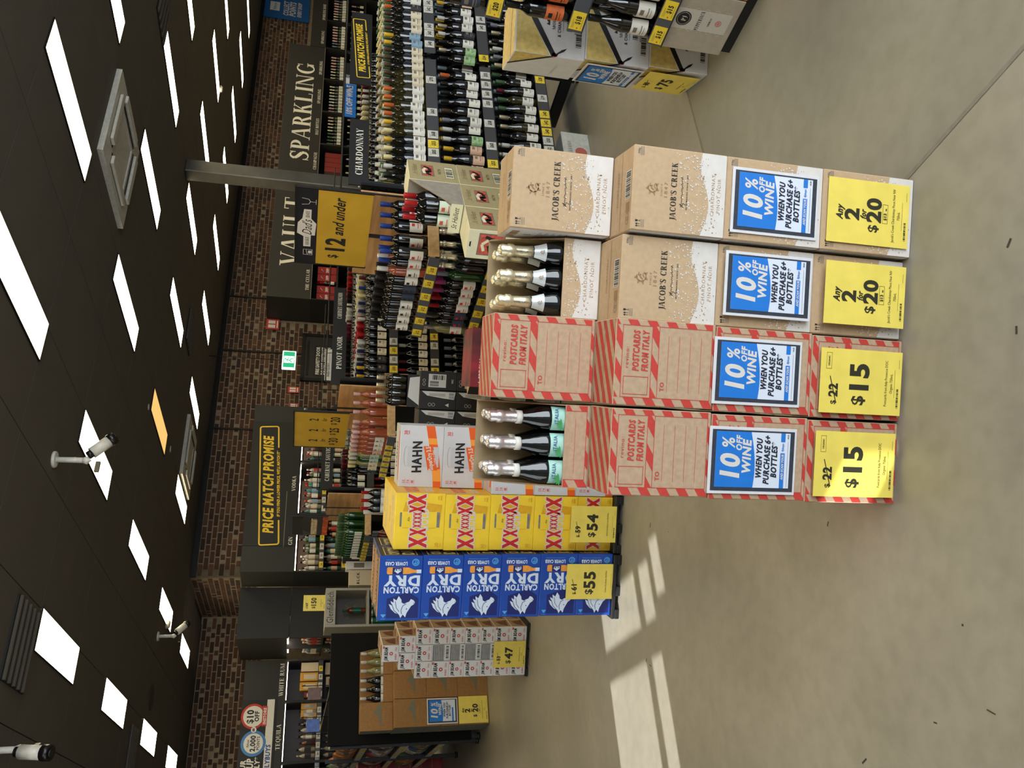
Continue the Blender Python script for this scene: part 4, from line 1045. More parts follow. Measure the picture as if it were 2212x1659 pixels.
CAPS = {'yellow': M('cap_yellow', (226, 180, 52), .4, .2, var=0), 'cream': M('cap_cream', (222, 208, 150), .4, var=0), 'white': M('cap_white', (208, 206, 198), .4, var=0), 'black': M('cap_black', (20, 20, 20), .35, var=0), 'orange': M('cap_orange', (196, 96, 42), .4, var=0),
        'brown': M('cap_brown', (70, 48, 34), .4, var=0), 'red': M('cap_red', (176, 30, 34), .35, .2, var=0), 'blue': M('cap_blue', (36, 62, 140), .35, .2, var=0), 'pink': M('cap_pink', (216, 172, 168), .4, var=0), 'magenta': M('cap_magenta', (160, 56, 110), .4, var=0), 'green': M('cap_green', (74, 106, 70), .4, var=0),
        'gold': GOLD, 'silver': SILV, 'grey': M('cap_grey', (130, 136, 146), .35, .2, var=0), 'maroon': M('cap_maroon', (92, 20, 36), .4, var=0), 'olive': M('cap_olive', (118, 96, 50), .4, var=0), 'navy': M('cap_navy', (24, 34, 74), .4, var=0)}
LABS = {'white': LWH, 'cream': M('lab_cream', (214, 204, 178), .6, var=0.02), 'blue': M('lab_blue', (128, 160, 186), .6, var=0.03), 'peach': M('lab_peach', (208, 172, 146), .6, var=0.02), 'green': M('lab_green', (150, 190, 136), .6, var=0.1, scale=60), 'black': M('lab_black', (30, 30, 34), .6, var=0.05), 'orange': M('lab_orange', (206, 104, 52), .6, var=0.08, scale=60),
        'navy': M('lab_navy', (38, 50, 70), .6, var=0.05), 'teal': M('lab_teal', (110, 140, 150), .6, var=0.02), 'kraft': M('lab_kraft', (176, 146, 104), .6, var=0.03), 'red': M('lab_red', (176, 44, 40), .6, var=0), 'aqua': M('lab_aqua', (168, 190, 180), .6, var=0), 'none': None}
GM = {'black': GB, 'green': GG, 'olive': GO, 'rose': GR, 'pale': GW, 'clear': GC, 'amber': GA}
def wb(loc, rz, kind, glass, cap, lab, label, group, ink=PGREY, force=False):
    if NB[0] < 300 or force: return bottle(loc, rz, kind, GM[glass], CAPS[cap], LABS[lab], label, group, ink if LABS[lab] else None)
    rest_bottle(loc, rz, kind, GM[glass], CAPS[cap], LABS[lab])

# ------------------------------------------------------------------ front end bay on the right (nearest the camera)
def end_bay(t0, label, near=0.0, far=0.88, lv=(1.19, 0.81, 0.42), top=1.62, wood=True, tick=None, tw=0.075, smat=None):
    """rack end facing left (-S).  local x runs from the far end to the near end, local y into the rack"""
    o = thing('end_display_rack', label, 'shelf rack', W(3.2, t0 + 0.88), AR - pi / 2, 'end bays of the wine racks')
    for i, z in enumerate(lv):
        shelf(o, 0, 0.88, 0.01, 0.52, z, WOOD2 if (wood and i == 0) else RK)
        strip(o, 0, 0.88, z - 0.058, z + 0.012, 0.0, tick[i] if tick else [], smat or STR, tw, tilt=-0.12)
    g = G(); g.box(0.0, 0.52, 0.0, 0.88, 0.54, 1.19, RK); part('back_panel', g, o)
    if wood:
        for a, b in ((0.02, 0.42), (0.46, 0.86)):
            g = G(); g.box(a, 0.51, 1.2, b, 0.525, top, WOOD, 0.002); part('wood_panel', g, o)
        g = G(); g.box(0.872, 0.02, 1.135, 0.888, 0.52, 1.205, WOOD2, 0.002); part('wood_lip', g, o)
        g = G(); g.box(0.425, 0.51, 1.19, 0.455, 0.54, top + 0.04, RK2); part('upright', g, o)
    g = G(); g.box(0, 0.04, 0.0, 0.88, 0.08, 0.055, RK); part('kick_plate', g, o)
    return o
BR_ = AR - pi / 2
def EB(t0, x, y, z): return W(3.2 + y, t0 + 0.88 - x, z)
# G0: price strips and the last bottles of each shelf are in the frame
T0 = 1.34
end_bay(T0, 'slate price-stripped rack end at the upper right corner, nearest the camera', wood=False,
        tick=[[(0.06, '20', 1), (0.3, '20', 1), (0.55, '18', 1)], [(0.06, '18', 1), (0.27, '18', 1), (0.5, '20', 1)], [(0.055, '15', 1), (0.185, '15', 1), (0.4, '15', 1)]], tw=0.09, lv=(1.19, 0.81, 0.42))
for i in range(7):
    for rw in range(2):
        wb(EB(T0, 0.05 + i * 0.09, 0.06 + rw * 0.09, 1.191), BR_, 'bordeaux', 'black', 'black', 'navy', 'black wine bottle, navy label, %s from far end, %s row, top shelf, nearest rack end' % (ordn(i), ('front', 'second')[rw]), 'navy-labelled bottles on the nearest rack end')
        wb(EB(T0, 0.05 + i * 0.09, 0.06 + rw * 0.09, 0.811), BR_, 'bordeaux', 'black', 'black', 'orange', 'black wine bottle, orange label, %s from far end, %s row, middle shelf, nearest rack end' % (ordn(i), ('front', 'second')[rw]), 'orange-labelled bottles on the nearest rack end', ink=PBLACK)
        wb(EB(T0, 0.05 + i * 0.09, 0.06 + rw * 0.09, 0.421), BR_, 'burgundy', 'black', 'black', 'white', 'black wine bottle, white label, %s from far end, %s row, bottom shelf, nearest rack end' % (ordn(i), ('front', 'second')[rw]), 'white-labelled bottles on the nearest rack end')
PJ = M('carton_taupe', (166, 156, 140), .7, var=0.03); OC = M('carton_orange', (216, 124, 60), .7, var=0.05); CRM = M('print_cream', (200, 196, 184), .7, var=0.02)
def pj_front(w, d, h):
    g = ff(G(), w, d, h); g.rect(w * .38, h * .1, w * .74, h * .98, M('print_pale', (190, 186, 176), .7, var=0)); g.L = 1
    for k in range(5):
        for q in (w * .4, w * .72): g.ring(q, h * (.2 + .16 * k), h * .05, .0015, CRM, 10)
    g.disc(w * .56, h * .84, h * .12, PBLACK, 20); g.L = 2; g.ring(w * .56, h * .84, h * .1, .0012, CRM, 18); g.text('PJ', w * .56, h * .80, h * .07, CRM, serif=True)
    g.text('PEPPERJACK', w * .56, h * .55, h * .06, PBLACK, serif=True, sp=.15, mw=w * .34); g.text('SHIRAZ', w * .56, h * .4, h * .03, PBLACK, serif=True, sp=.1)
    g.ring(w * .56, h * .27, h * .05, .002, PRED, 12); g.disc(w * .56, h * .27, h * .03, M('stamp_pink', (206, 120, 116), .7, var=0), 8)
    return g
def oc_front(w, d, h):
    g = ff(G(), w, d, h); g.rect(w * .05, h * .62, w * .4, h * .95, PBLACK); g.L = 1; g.text('HA', w * .22, h * .72, h * .14, CRM, serif=True); g.text('Tiara', w * .62, h * .5, h * .16, PBLACK, 0, .8, .3); g.text('BOTO', w * .3, h * .2, h * .06, PBLACK, 0); return g
def local_carton(kind, o3, rz, label, group, w, d, h, body, prints, seam=None): return carton(kind, o3, rz, label, group, w, d, h, body, prints, seam=seam)
local_carton('pj', EB(T0, -0.01, 0.02, 0.056), BR_, 'taupe wine carton with round black badge under nearest rack end', 'cartons under the nearest rack end', 0.285, 0.3, 0.3, PJ, [('printed_front', pj_front)])
local_carton('oc', EB(T0, 0.28, 0.02, 0.056), BR_, 'orange wine carton beside the taupe carton under nearest rack end', 'cartons under the nearest rack end', 0.285, 0.3, 0.3, OC, [('printed_front', oc_front)])

# ------------------------------------------------------------------ gift-wrapped champagne cartons
MG = M('gift_gold', (222, 196, 118), .4, .2, var=0.08, scale=40); RIB = M('ribbon_black', (20, 16, 16), .4, var=0)
def mo_wrap(g, W_, H_):
    g.poly([(0.002, H_ - 0.002), (W_ - 0.002, H_ - 0.002), (0.002, H_ * .1)], MG) if False else None
def mo_front(w, d, h):
    g = ff(G(), w, d, h)
    g.poly([(0.002, h * .98), (0.002, h * .5), (w * .97, h * .98)], MG); g.L = 1
    g.poly([(0.0, h * .48), (w * .0, h * .40), (w, h * .9), (w, h)], RIB)
    g.poly([(0, h * .49), (0, h * .40), (w * .1, h * .36), (w * .02, h * .44)], RIB); g.disc(w * .025, h * .44, h * .035, PRED, 10); g.L = 2
    g.poly([(w * .02, h * .42), (w * .1, h * .3), (w * .16, h * .26), (w * .12, h * .34)], RIB)
    g.text('MO\u00cbT'.replace('\u00cb', 'E'), w * .55, h * .44, h * .045, PBLACK, serif=True, sp=.1); g.text('& CHANDON', w * .55, h * .36, h * .045, PBLACK, 1, .8, sp=.1); g.text('CHAMPAGNE', w * .55, h * .32, h * .02, PBLACK, 0, 1, sp=.3)
    g.poly([(w * .5, h * .52), (w * .6, h * .52), (w * .58, h * .57), (w * .55, h * .54), (w * .52, h * .57)], PBLACK)
    g.barcode(w * .45, h * .2, w * .85, h * .28, PBLACK, n=16); g.barcode(w * .2, h * .06, w * .5, h * .14, PBLACK, n=12); g.ring(w * .85, h * .1, h * .03, .003, PBLACK, 12)
    g.text('BRUT IMPERIAL', w * .6, h * .14, h * .025, PBLACK, 0, 1, sp=.2)
    return g
def mo_side(w, d, h):
    g = lf(G(), w, d, h)
    g.poly([(d * .4, h * .98), (d - .002, h * .98), (d - .002, h * .5)], MG); g.L = 1
    g.poly([(d * .38, h), (d * .45, h), (d, h * .5), (d, h * .42)], RIB); g.text('CHAMPAGNE', d * .4, h * .3, h * .04, CRM, serif=True, sp=.1)
    return g
def mo_top(w, d, h):
    g = tf_(G(), w, d, h); g.rect(.003, .003, w - .003, d - .003, MG); g.L = 1; g.rect(0, d * .3, w, d * .34, PTAN); return g
MOP = [('printed_front', mo_front), ('printed_side', mo_side), ('printed_top', mo_top)]
for i, (a, b) in enumerate(((0, .318), (.319, .652), (.653, 1.005))):
    carton('mo', (1.61 - .012 * i, 3.79, a), 0, 'white and gold champagne carton with printed black ribbon, %s of three' % ('bottom', 'middle', 'top')[i], 'ribbon-printed champagne cartons', 0.29, 0.26, b - a, BCW, MOP, seam=PTAN)
card((1.592, 4.05, 0.03), -pi / 2, 0.24, 0.27, 'yellow seventy-five dollar card on the side of the champagne cartons', f_22('75', '80', 'Champagne Brut Imperial', '750mL'))
offer((1.583, 4.045, 0.335), -pi / 2, 0.24, 0.3, 'wrinkled ten percent offer poster on the side of champagne cartons')

# ------------------------------------------------------------------ cream cartons at the corner of the first end bay
HC = M('carton_cream', (226, 222, 190), .6, var=0.02); HOL = M('carton_olive', (166, 152, 112), .65, var=0.03); HRD = M('print_brick', (196, 84, 66), .6, var=0.2, scale=60)
def art(g, x0, y0, x1, y1):
    g.rect(x0, y0, x1, y1, PGREY); g.L += 1; e = (x1 - x0) * .05; g.rect(x0 + e, y0 + e, x1 - e, y1 - e, HRD); g.L += 1
    w, h = x1 - x0, y1 - y0
    g.line([(x0 + w * .15, y0 + h * .25), (x0 + w * .15, y0 + h * .5), (x0 + w * .45, y0 + h * .6), (x0 + w * .35, y0 + h * .3), (x0 + w * .7, y0 + h * .35), (x0 + w * .85, y0 + h * .75)], w * .13, PBLACK)
    g.line([(x0 + w * .2, y0 + h * .75), (x0 + w * .5, y0 + h * .85), (x0 + w * .7, y0 + h * .62)], w * .12, HC); g.L -= 2
def hc_front(w, d, h):
    g = ff(G(), w, d, h); g.rect(.002, .002, w - .002, h - .002, HC); g.L = 1
    art(g, w * .14, h * .3, w * .9, h * .8); g.text('BAROSSA', w * .5, h * .18, h * .04, PTAN, serif=True, sp=.3, mw=w * .7); g.poly([(w * .4, h * .93), (w * .6, h * .93), (w * .57, h * .96), (w * .43, h * .96)], PBLACK); return g
def hc_side(w, d, h):
    g = rf(G(), w, d, h); g.L = 0; g.rect(.002, .002, d - .002, h - .002, HOL); g.L = 1
    g.text('St Hallett', d * .5, h * .82, h * .1, M('print_olive', (110, 96, 60), .6, var=0), 0, .8, .3, mw=d * .8); art(g, d * .22, h * .48, d * .78, h * .74)
    g.text('FAITH', d * .5, h * .34, h * .06, PBLACK, 1, .8, sp=.2); g.rect(d * .2, h * .08, d * .75, h * .26, HC); g.L = 2; g.frame_line(d * .2, h * .08, d * .75, h * .26, .002, PBLACK); g.barcode(d * .25, h * .1, d * .7, h * .24, PBLACK, n=14)
    return g
HX = radians(-39); hx = Vector((cos(HX), sin(HX), 0)); hy = Vector((-sin(HX), cos(HX), 0)); hc0 = Vector((0.778, 4.1, 0))
for c in range(3):
    base = hc0 + hy * (0.252 * c) - hx * 0.17
    for k in range(4 if c < 2 else 5):
        carton('hc', base + Vector((0, 0, 0.28 * k)), HX, 'cream and olive wine carton, %s tier of the %s column, left of display' % (tn[k] if k < 4 else 'top', ('nearest', 'middle', 'farthest')[c]), 'cream and olive wine cartons', 0.17, 0.248, 0.278, HC, [('printed_front', hc_front), ('printed_side', hc_side)])
ob = hc0 + hy * 0.252 - hx * 0.17 + Vector((0, 0, 1.12))
oc = open_carton(ob, HX, 0.17, 0.248, 0.28, M('carton_inside_grey', (150, 142, 130), .8), HC, 'cream carton cut open to show bottles with red capsules', lambda w, d, h: (lambda g: (g.text('St Hallett', w * .5, h * .08, h * .1, M('print_script', (60, 50, 40), .6, var=0), 0, .8, .3, mw=w * .8), g)[1])(ff(G(), w, d, h)), lowfrac=0.24)
for i in range(2):
    for j in range(2 if i else 2):
        p = ob + hx * (0.045 + 0.08 * i) + hy * (0.05 + 0.085 * j) + Vector((0, 0, 0.005))
        bottle(p, HX, 'bordeaux', GB, CAPS['red'], M('lab_mint', (206, 218, 196), .6, var=0), 'black bottle with red capsule, %s column, %s row, open cream carton' % (('left', 'right')[i], ('front', 'rear')[j]), 'red-capped bottles in the open cream carton', HRD)

# ------------------------------------------------------------------ first long rack (front face towards the camera)
def long_rack(t0, s_end, label, lv, nb, tick, uptop=1.2, s0=3.77, strips=None):
    o = thing('wine_rack', label, 'shelf rack', W(s0, t0), AR, 'long wine racks')
    L_ = s_end - s0
    for i in range(nb + 1): upright(o, i * 1.33, 0.0, 0.5, 0.34 if i else 1.62)
    for z in lv:
        for i in range(nb): shelf(o, i * 1.33 + 0.02, (i + 1) * 1.33 - 0.02, 0.01, 0.92 if z > 1 else 0.46, z)
    g = G(); g.box(0, 0.46, 0.1, L_, 0.48, 1.14, RK); part('back_panel', g, o)
    g = G(); g.box(-0.02, 0.0, 0.1, 0.0, 0.92, 1.62, RK2)
    for k in range(9): g.box(-0.0215, 0.02, 1.2 + k * 0.045, -0.0195, 0.05, 1.225 + k * 0.045, RK)
    part('end_panel', g, o)
    for i in range(nb):
        for j, z in enumerate(lv):
            x0 = i * 1.33 + 0.025; x1 = (i + 1) * 1.33 - 0.045
            strip(o, x0, x1, z - 0.062, z + 0.018, 0.0, [(s - s0, v, y) for s, v, y in tick[j] if x0 + s0 < s < x1 + s0], STRD, 0.074, tilt=-0.06)
    return o
T1 = 3.9
tk1 = [[(3.98, '90', 0), (4.11, '85', 0), (4.19, '55', 1), (4.28, '68', 0), (4.5, '60', 0), (4.83, '70', 0), (5.22, '48', 0), (5.34, '43', 0), (5.42, '43', 0), (5.62, '42', 0), (5.7, '42', 0), (5.83, '42', 1)],
       [(3.97, '65', 0), (4.07, '55', 1), (4.24, '60', 0), (4.46, '58', 0), (4.66, '50', 0), (4.76, '60', 0), (4.86, '59', 0), (4.96, '55', 0), (5.15, '34', 1), (5.5, '40', 0), (5.6, '44', 0)],
       [(4.17, '50', 0), (4.27, '52', 0), (4.36, '50', 0), (4.45, '40', 1), (4.54, '42', 1), (4.63, '40', 1), (4.8, '39', 0), (5.0, '28', 1), (5.16, '28', 1)]]
long_rack(T1, 9.1, 'long black wine rack behind the front display with three stocked shelves', (1.17, 0.765, 0.345), 4, tk1)
r = random.Random(21)
seqA = ['yellow', 'black', 'white', 'cream', 'cream', 'yellow', 'cream', 'yellow', 'orange', 'orange', 'orange', 'orange', 'brown', 'brown', 'brown', 'brown', 'brown', 'yellow', 'yellow', 'brown', 'brown', 'brown', 'orange', 'orange', 'grey', 'brown', 'orange', 'white', 'black', 'cream']
labA = ['white', 'kraft', 'white', 'white', 'white', 'white', 'white', 'white', 'white', 'white', 'white', 'white', 'cream', 'cream', 'cream', 'cream', 'cream', 'blue', 'blue', 'cream', 'cream', 'cream', 'black', 'white', 'cream', 'cream', 'white', 'white', 'white', 'white']
for i in range(30):
    s = 3.83 + i * 0.0835
    if abs(s - 5.1) < .03: s += 0.0
    for rw in range(3):
        c = seqA[i] if rw == 0 else (['white', 'green', 'white'][rw] if i > 12 else ['cream', 'green', 'white'][(rw + i // 5) % 3])
        wb(W(s, T1 + 0.06 + rw * 0.088, 1.171), AR + r.uniform(-.2, .2), 'burgundy' if i % 9 else 'bordeaux', 'olive' if 5 < i < 14 else 'black', c, labA[i],
           '%s-capped wine bottle, %s from left, %s row, top shelf, first long rack' % (c, ordn(i), ordn(rw)), 'wine bottles on the top shelf of the first long rack')
capsB = ['gold', 'white', 'black', 'yellow', 'yellow', 'white', 'white', 'grey', 'brown', 'black', 'black', 'black', 'orange', 'black', 'black', 'gold', 'black', 'white']
labB = ['white', 'white', 'peach', 'peach', 'peach', 'green', 'white', 'white', 'white', 'white', 'white', 'white', 'white', 'green', 'green', 'green', 'white', 'black', 'white']
for i in range(26):
    s = 3.85 + i * 0.0935
    if abs(s - 5.1) < .035: continue
    j = i % len(capsB)
    wb(W(s, T1 + 0.06, 0.766), AR + r.uniform(-.25, .25), ('bordeaux', 'burgundy')[i % 2], 'black', capsB[j], labB[i % 19], '%s-capped wine bottle, %s from left, front row, middle shelf, first long rack' % (capsB[j], ordn(i)), 'wine bottles on the middle shelf of the first long rack')
    wb(W(s, T1 + 0.345, 0.346), AR, 'burgundy', 'black', 'black', 'none', 'dark wine bottle, %s from left, rear row, bottom shelf, first long rack' % ordn(i), 'wine bottles on the bottom shelf of the first long rack') if False else None
capsC = ['gold', 'grey', 'grey', 'white', 'white', 'black', 'gold', 'gold', 'green', 'green', 'maroon', 'green', 'green', 'gold', 'grey', 'white', 'black']
for i in range(24):
    s = 3.95 + i * 0.094
    if abs(s - 5.1) < .035: continue
    j = i % len(capsC)
    wb(W(s, T1 + 0.06, 0.346), AR + r.uniform(-.25, .25), ('burgundy', 'bordeaux')[i % 2], ('black', 'olive')[i % 3 == 0], capsC[j], 'white', '%s-capped wine bottle, %s from left, front row, bottom shelf, first long rack' % (capsC[j], ordn(i)), 'wine bottles on the bottom shelf of the first long rack')

# end bay of the first rack: crates of wine under the twelve dollar sign
yt = lambda xs, v: [(x, a, 1) for x, a in zip(xs, v)]
end_bay(T1, 'end bay with pale wood crates and slate price strips left of first rack', tick=[yt([.06, .2, .34, .48, .62, .76], ['12', '12', '12', '12', '12', '10']), yt([.05, .19, .33, .47, .61, .75], ['10', '10', '10', '10', '9', '9']), []])
top = [('black', 'white', 'black')] * 4 + [('black', 'navy', 'black')] * 2 + [('black', 'white', 'black'), ('rose', 'white', 'white'), ('black', 'white', 'blue'), ('black', 'white', 'blue')]
for i in range(10):
    gl, lb, cp = top[i]
    for rw in range(2):
        wb(EB(T1, 0.045 + i * 0.087, 0.07 + rw * 0.1, 1.192), BR_, 'bordeaux', gl, cp, lb, '%s-capped bottle, %s from far end, %s row, top shelf, wood-crate end bay' % (cp, ordn(i), ordn(rw)), 'bottles on the top of the wood-crate end bay', ink=XR if cp == 'blue' else PBLACK)
for j in range(3):
    wb(EB(T1, 0.828, 0.27 + 0.09 * j, 1.192), AR, 'bordeaux', 'black', 'blue', 'white', 'blue-capped bottle with white label, %s along near edge of wood-crate end bay' % ordn(j + 0), 'blue-capped bottles on the near edge of the end bay', ink=XR)
mid = ['silver', 'black', 'black', 'red', 'red', 'magenta', 'magenta', 'grey', 'gold', 'gold']
ml = ['white', 'navy', 'navy', 'white', 'white', 'white', 'white', 'none', 'none', 'none']
for i in range(10):
    for rw in range(2):
        wb(EB(T1, 0.045 + i * 0.087, 0.07 + rw * 0.1, 0.812), BR_, 'champagne' if mid[i] == 'gold' else 'bordeaux', ('pale' if i == 0 else 'green' if i == 7 else 'black'), mid[i], ml[i], '%s-capped bottle, %s from far end, %s row, middle shelf, wood-crate end bay' % (mid[i], ordn(i), ordn(rw)), 'bottles on the middle shelf of the wood-crate end bay', ink=XR)
for j in range(3):
    wb(EB(T1, 0.828, 0.27 + 0.09 * j, 0.812), AR, 'champagne', 'black', 'gold', 'none', 'gold-foiled bottle, %s along the near edge of the middle shelf, wood-crate bay' % ordn(j), 'gold-foiled bottles on the near edge of the end bay')
for i in range(10):
    wb(EB(T1, 0.045 + i * 0.087, 0.07, 0.422), BR_, 'bordeaux', 'black', 'maroon', 'black', 'maroon-capped bottle, %s from far end, bottom shelf, wood-crate end bay' % ordn(i), 'bottles on the bottom shelf of the wood-crate end bay')

# ------------------------------------------------------------------ hanging yellow offer boards
BD = M('board_gold', (200, 160, 52), .25, var=0.05, scale=4, clear=0.4); BDK = M('board_black', (34, 33, 40), .3, var=0.03); GRY = M('board_grey', (90, 90, 94), .5, var=0)
def board(t_far, w, z0, z1, s, label, fn, mat):
    o = thing('offer_board', label, 'sign', W(s, t_far, 0), AR - pi / 2, 'large yellow offer boards')
    g = G(); g.box(0, 0, z0, w, 0.006, z1, mat); part('board', g, o)
    g = G(); g.box(-0.008, -0.004, z0 - .004, 0.0, 0.012, z1 + 0.01, MDK); g.box(w, -0.004, z0 - .004, w + 0.008, 0.012, z1 + 0.01, MDK); g.box(-0.008, -0.004, z1, w + 0.008, 0.012, z1 + 0.01, MDK); part('sign_frame', g, o)
    g = G(); g.tube((w - 0.01, 0.02, 1.17), (w - 0.01, 0.02, z1), 0.006, MDK, 6); part('sign_pole', g, o)
    g = G(); g.frame((0, 0, z0), (1, 0, 0), (0, 0, 1)); fn(g, w, z1 - z0); part('sign_print', g, o)
def b12(g, w, h):
    g.rect(0.0, h * .72, w, h, BDK); g.L = 1
    n = PWHITE
    g.poly([(w * .24, h * .80), (w * .4, h * .80), (w * .4, h * .745), (w * .56, h * .73), (w * .62, h * .8), (w * .74, h * .8), (w * .74, h * .9), (w * .62, h * .92), (w * .56, h * .98), (w * .42, h * .99), (w * .38, h * .9), (w * .24, h * .9)], n); g.L = 2
    g.text('MAKE', w * .32, h * .825, h * .05, PBLACK, serif=True, mw=w * .13); g.text("Dad's", w * .5, h * .79, h * .13, PBLACK, 0, .8, .35, mw=w * .2); g.text('DAY', w * .68, h * .825, h * .05, PBLACK, serif=True, mw=w * .1)
    g.line([(w * .80, h * .93), (w * .81, h * .84), (w * .84, h * .82), (w * .87, h * .84), (w * .88, h * .93)], .003, n); g.line([(w * .84, h * .82), (w * .84, h * .75)], .003, n); g.line([(w * .81, h * .745), (w * .87, h * .745)], .003, n)
    g.frame_line(w * .12, h * .77, w * .2, h * .9, .003, n); g.line([(w * .12, h * .84), (w * .2, h * .86)], .003, n); g.rect(w * .14, h * .78, w * .18, h * .83, n)
    g.L = 1
    g.text('$', w * .13, h * .42, h * .13, PBLACK, 2, .8); g.text('12', w * .29, h * .33, h * .25, PBLACK, 2, .85); g.text('and under', w * .67, h * .36, h * .15, PBLACK, 1, .8, .25, mw=w * .48)
def b2for(g, w, h):
    for i, v in enumerate(('30', '25', '20')):
        x = w * (.2 + .3 * i)
        g.text('2', x, h * .56, h * .16, PBLACK, 1, .8); g.text('for', x, h * .40, h * .1, PBLACK, 0, .7, .3); g.text('$', x - w * .1, h * .22, h * .1, PBLACK, 1, .8); g.text(v, x + w * .02, h * .16, h * .17, PBLACK if i < 2 else PBLACK, 1, .8)
board(4.42, 0.70, 1.555, 2.005, 3.5, 'yellow twelve dollars and under board with black banner over end bay', b12, BD)
board(7.20, 0.69, 1.525, 1.995, 3.5, 'yellow translucent two-for board above the rose wine crates', b2for, BD)

# ------------------------------------------------------------------ second rack and its end bay with rose wine
T2 = 6.36
tk2 = [[(3.9, '50', 1), (4.0, '55', 0), (4.1, '55', 1), (4.2, '50', 0)], [(3.9, '50', 1), (4.0, '55', 0), (4.18, '50', 0), (4.28, '40', 1)], []]
long_rack(T2, 9.1, 'second long black wine rack seen through the aisle under pinot sign', (1.17, 0.79, 0.36), 4, tk2)
end_bay(T2, 'end bay of pale wood crates holding rose wine behind the black cartons', tick=[yt([.08, .2, .32, .44, .56, .68], ['15', '15', '13', '13', '15', '15']), [], []])
seq = [('black', 'navy', 'black'), ('black', 'cream', 'cream'), ('pale', 'cream', 'cream'), ('green', 'aqua', 'white'), ('pale', 'aqua', 'white'), ('rose', 'peach', 'pink'), ('rose', 'white', 'pink'), ('rose', 'white', 'pink'), ('rose', 'white', 'pink'), ('rose', 'none', 'pink')]
for i in range(10):
    gl, lb, cp = seq[i]
    for rw in range(1, -1, -1):
        wb(EB(T2, 0.045 + i * 0.087, 0.07 + rw * 0.1, 1.192), BR_, 'burgundy' if gl == 'rose' else 'bordeaux', gl, cp, lb, '%s-glass bottle with %s cap, %s from far end, %s row, rose crate bay' % (gl, cp, ordn(i), ordn(rw)), 'bottles on the rose wine end bay')
for j in range(3):
    wb(EB(T2, 0.828, 0.27 + 0.09 * j, 1.192), AR, 'burgundy', 'rose', 'pink', 'none', 'rose-glass bottle, %s along the near edge of the rose crate bay' % ordn(j), 'rose bottles on the near edge of the end bay')
for i in range(12):
    s = 3.84 + i * 0.09
    for z_, cp, lb in ((1.171, ['yellow', 'yellow', 'black', 'navy', 'white', 'red', 'red', 'white', 'navy', 'navy', 'cream', 'blue'][i], ['black', 'black', 'black', 'cream', 'cream', 'cream', 'white', 'white', 'white', 'white', 'white', 'white'][i]), (0.791, ['maroon', 'red', 'maroon', 'black', 'white', 'black', 'maroon', 'black', 'black', 'red', 'black', 'black'][i], ['red', 'cream', 'cream', 'white', 'cream', 'cream', 'cream', 'white', 'white', 'white', 'white', 'white'][i]), (0.361, 'grey', 'teal')):
        wb(W(s, T2 + 0.06, z_), AR, 'bordeaux', 'black', cp, lb, '%s-capped bottle, %s from left, shelf at %s height, second long rack' % (cp, ordn(i), {1.171: 'top', 0.791: 'middle', 0.361: 'bottom'}[z_]), 'wine bottles on the second long rack')
# ------------------------------------------------------------------ third rack with green bottles
T3 = 8.82
long_rack(T3, 9.1, 'third long black wine rack far behind the yellow beer stack', (1.17, 0.79, 0.36), 4, [[], [], []])
end_bay(T3, 'farthest end bay of wood crates full of green wine bottles', tick=[[(x, '13', 1) for x in (.07, .18, .29, .4, .51, .62)], [], []])
for i in range(10):
    for rw in range(3):
        wb(EB(T3, 0.045 + i * 0.087, 0.07 + rw * 0.1, 1.192), BR_, 'bordeaux', 'green', 'green', 'white' if rw == 0 else 'none', 'green wine bottle, %s from far end, %s row, farthest wood-crate end bay' % (ordn(i), ordn(rw)), 'green bottles on the farthest end bay')
    wb(EB(T3, 0.045 + i * 0.087, 0.07, 0.812), BR_, 'bordeaux', 'amber', 'grey', 'white', 'grey-capped wine bottle, %s from far end, middle shelf, farthest crate bay' % ordn(i), 'grey-capped bottles on the farthest end bay')
# stock too deep in the racks or too far away to be told apart
rr_ = random.Random(8)
def fill(t, s0, s1, z, rows, ds=0.088, t_off=0.06, caps=('white', 'black', 'red', 'navy', 'white', 'cream'), labs='white'):
    s = s0; i = 0
    while s < s1:
        c = caps[(i // 3) % len(caps)]
        for rw in rows: rest_bottle(W(s, t + t_off + rw * 0.088, z), AR, 'bordeaux', GB, CAPS[c], LABS[labs] if rw == rows[0] else None)
        s += ds; i += 1
fill(T1, 3.83, 6.6, 1.171, [3, 4, 5, 6, 7, 8], caps=('cream', 'green', 'white', 'white', 'olive', 'white', 'olive', 'cream'))
fill(T1, 3.85, 6.4, 0.766, [1, 2], ds=0.0935, caps=('grey', 'black', 'yellow', 'grey')); fill(T1, 3.95, 6.2, 0.346, [1, 2], ds=0.094, caps=('green', 'gold', 'black', 'grey'))
fill(T1, 6.35, 8.9, 1.171, [0, 1, 2], caps=('white', 'olive', 'brown'))
fill(T2, 3.84, 8.4, 1.171, [1, 2, 3, 4, 5, 6], caps=('navy', 'white', 'red', 'white', 'cream', 'white', 'maroon', 'olive', 'orange'))
fill(T2, 4.95, 6.4, 1.171, [0], caps=('maroon', 'white', 'orange')); fill(T2, 4.95, 6.4, 0.791, [0, 1], caps=('black', 'red'))
fill(T3, 3.84, 8.9, 1.171, [0, 1, 2, 3, 4], caps=('black', 'maroon', 'white', 'black', 'red', 'brown', 'black')); fill(T3, 3.84, 5.5, 0.791, [0], caps=('red', 'black'))
tag(link('wine_bottle', REST.mesh('wine_bottle')), 'deep and distant rows of wine bottles filling the long black racks', 'bottles', 'rear stock on the racks', 'stuff')

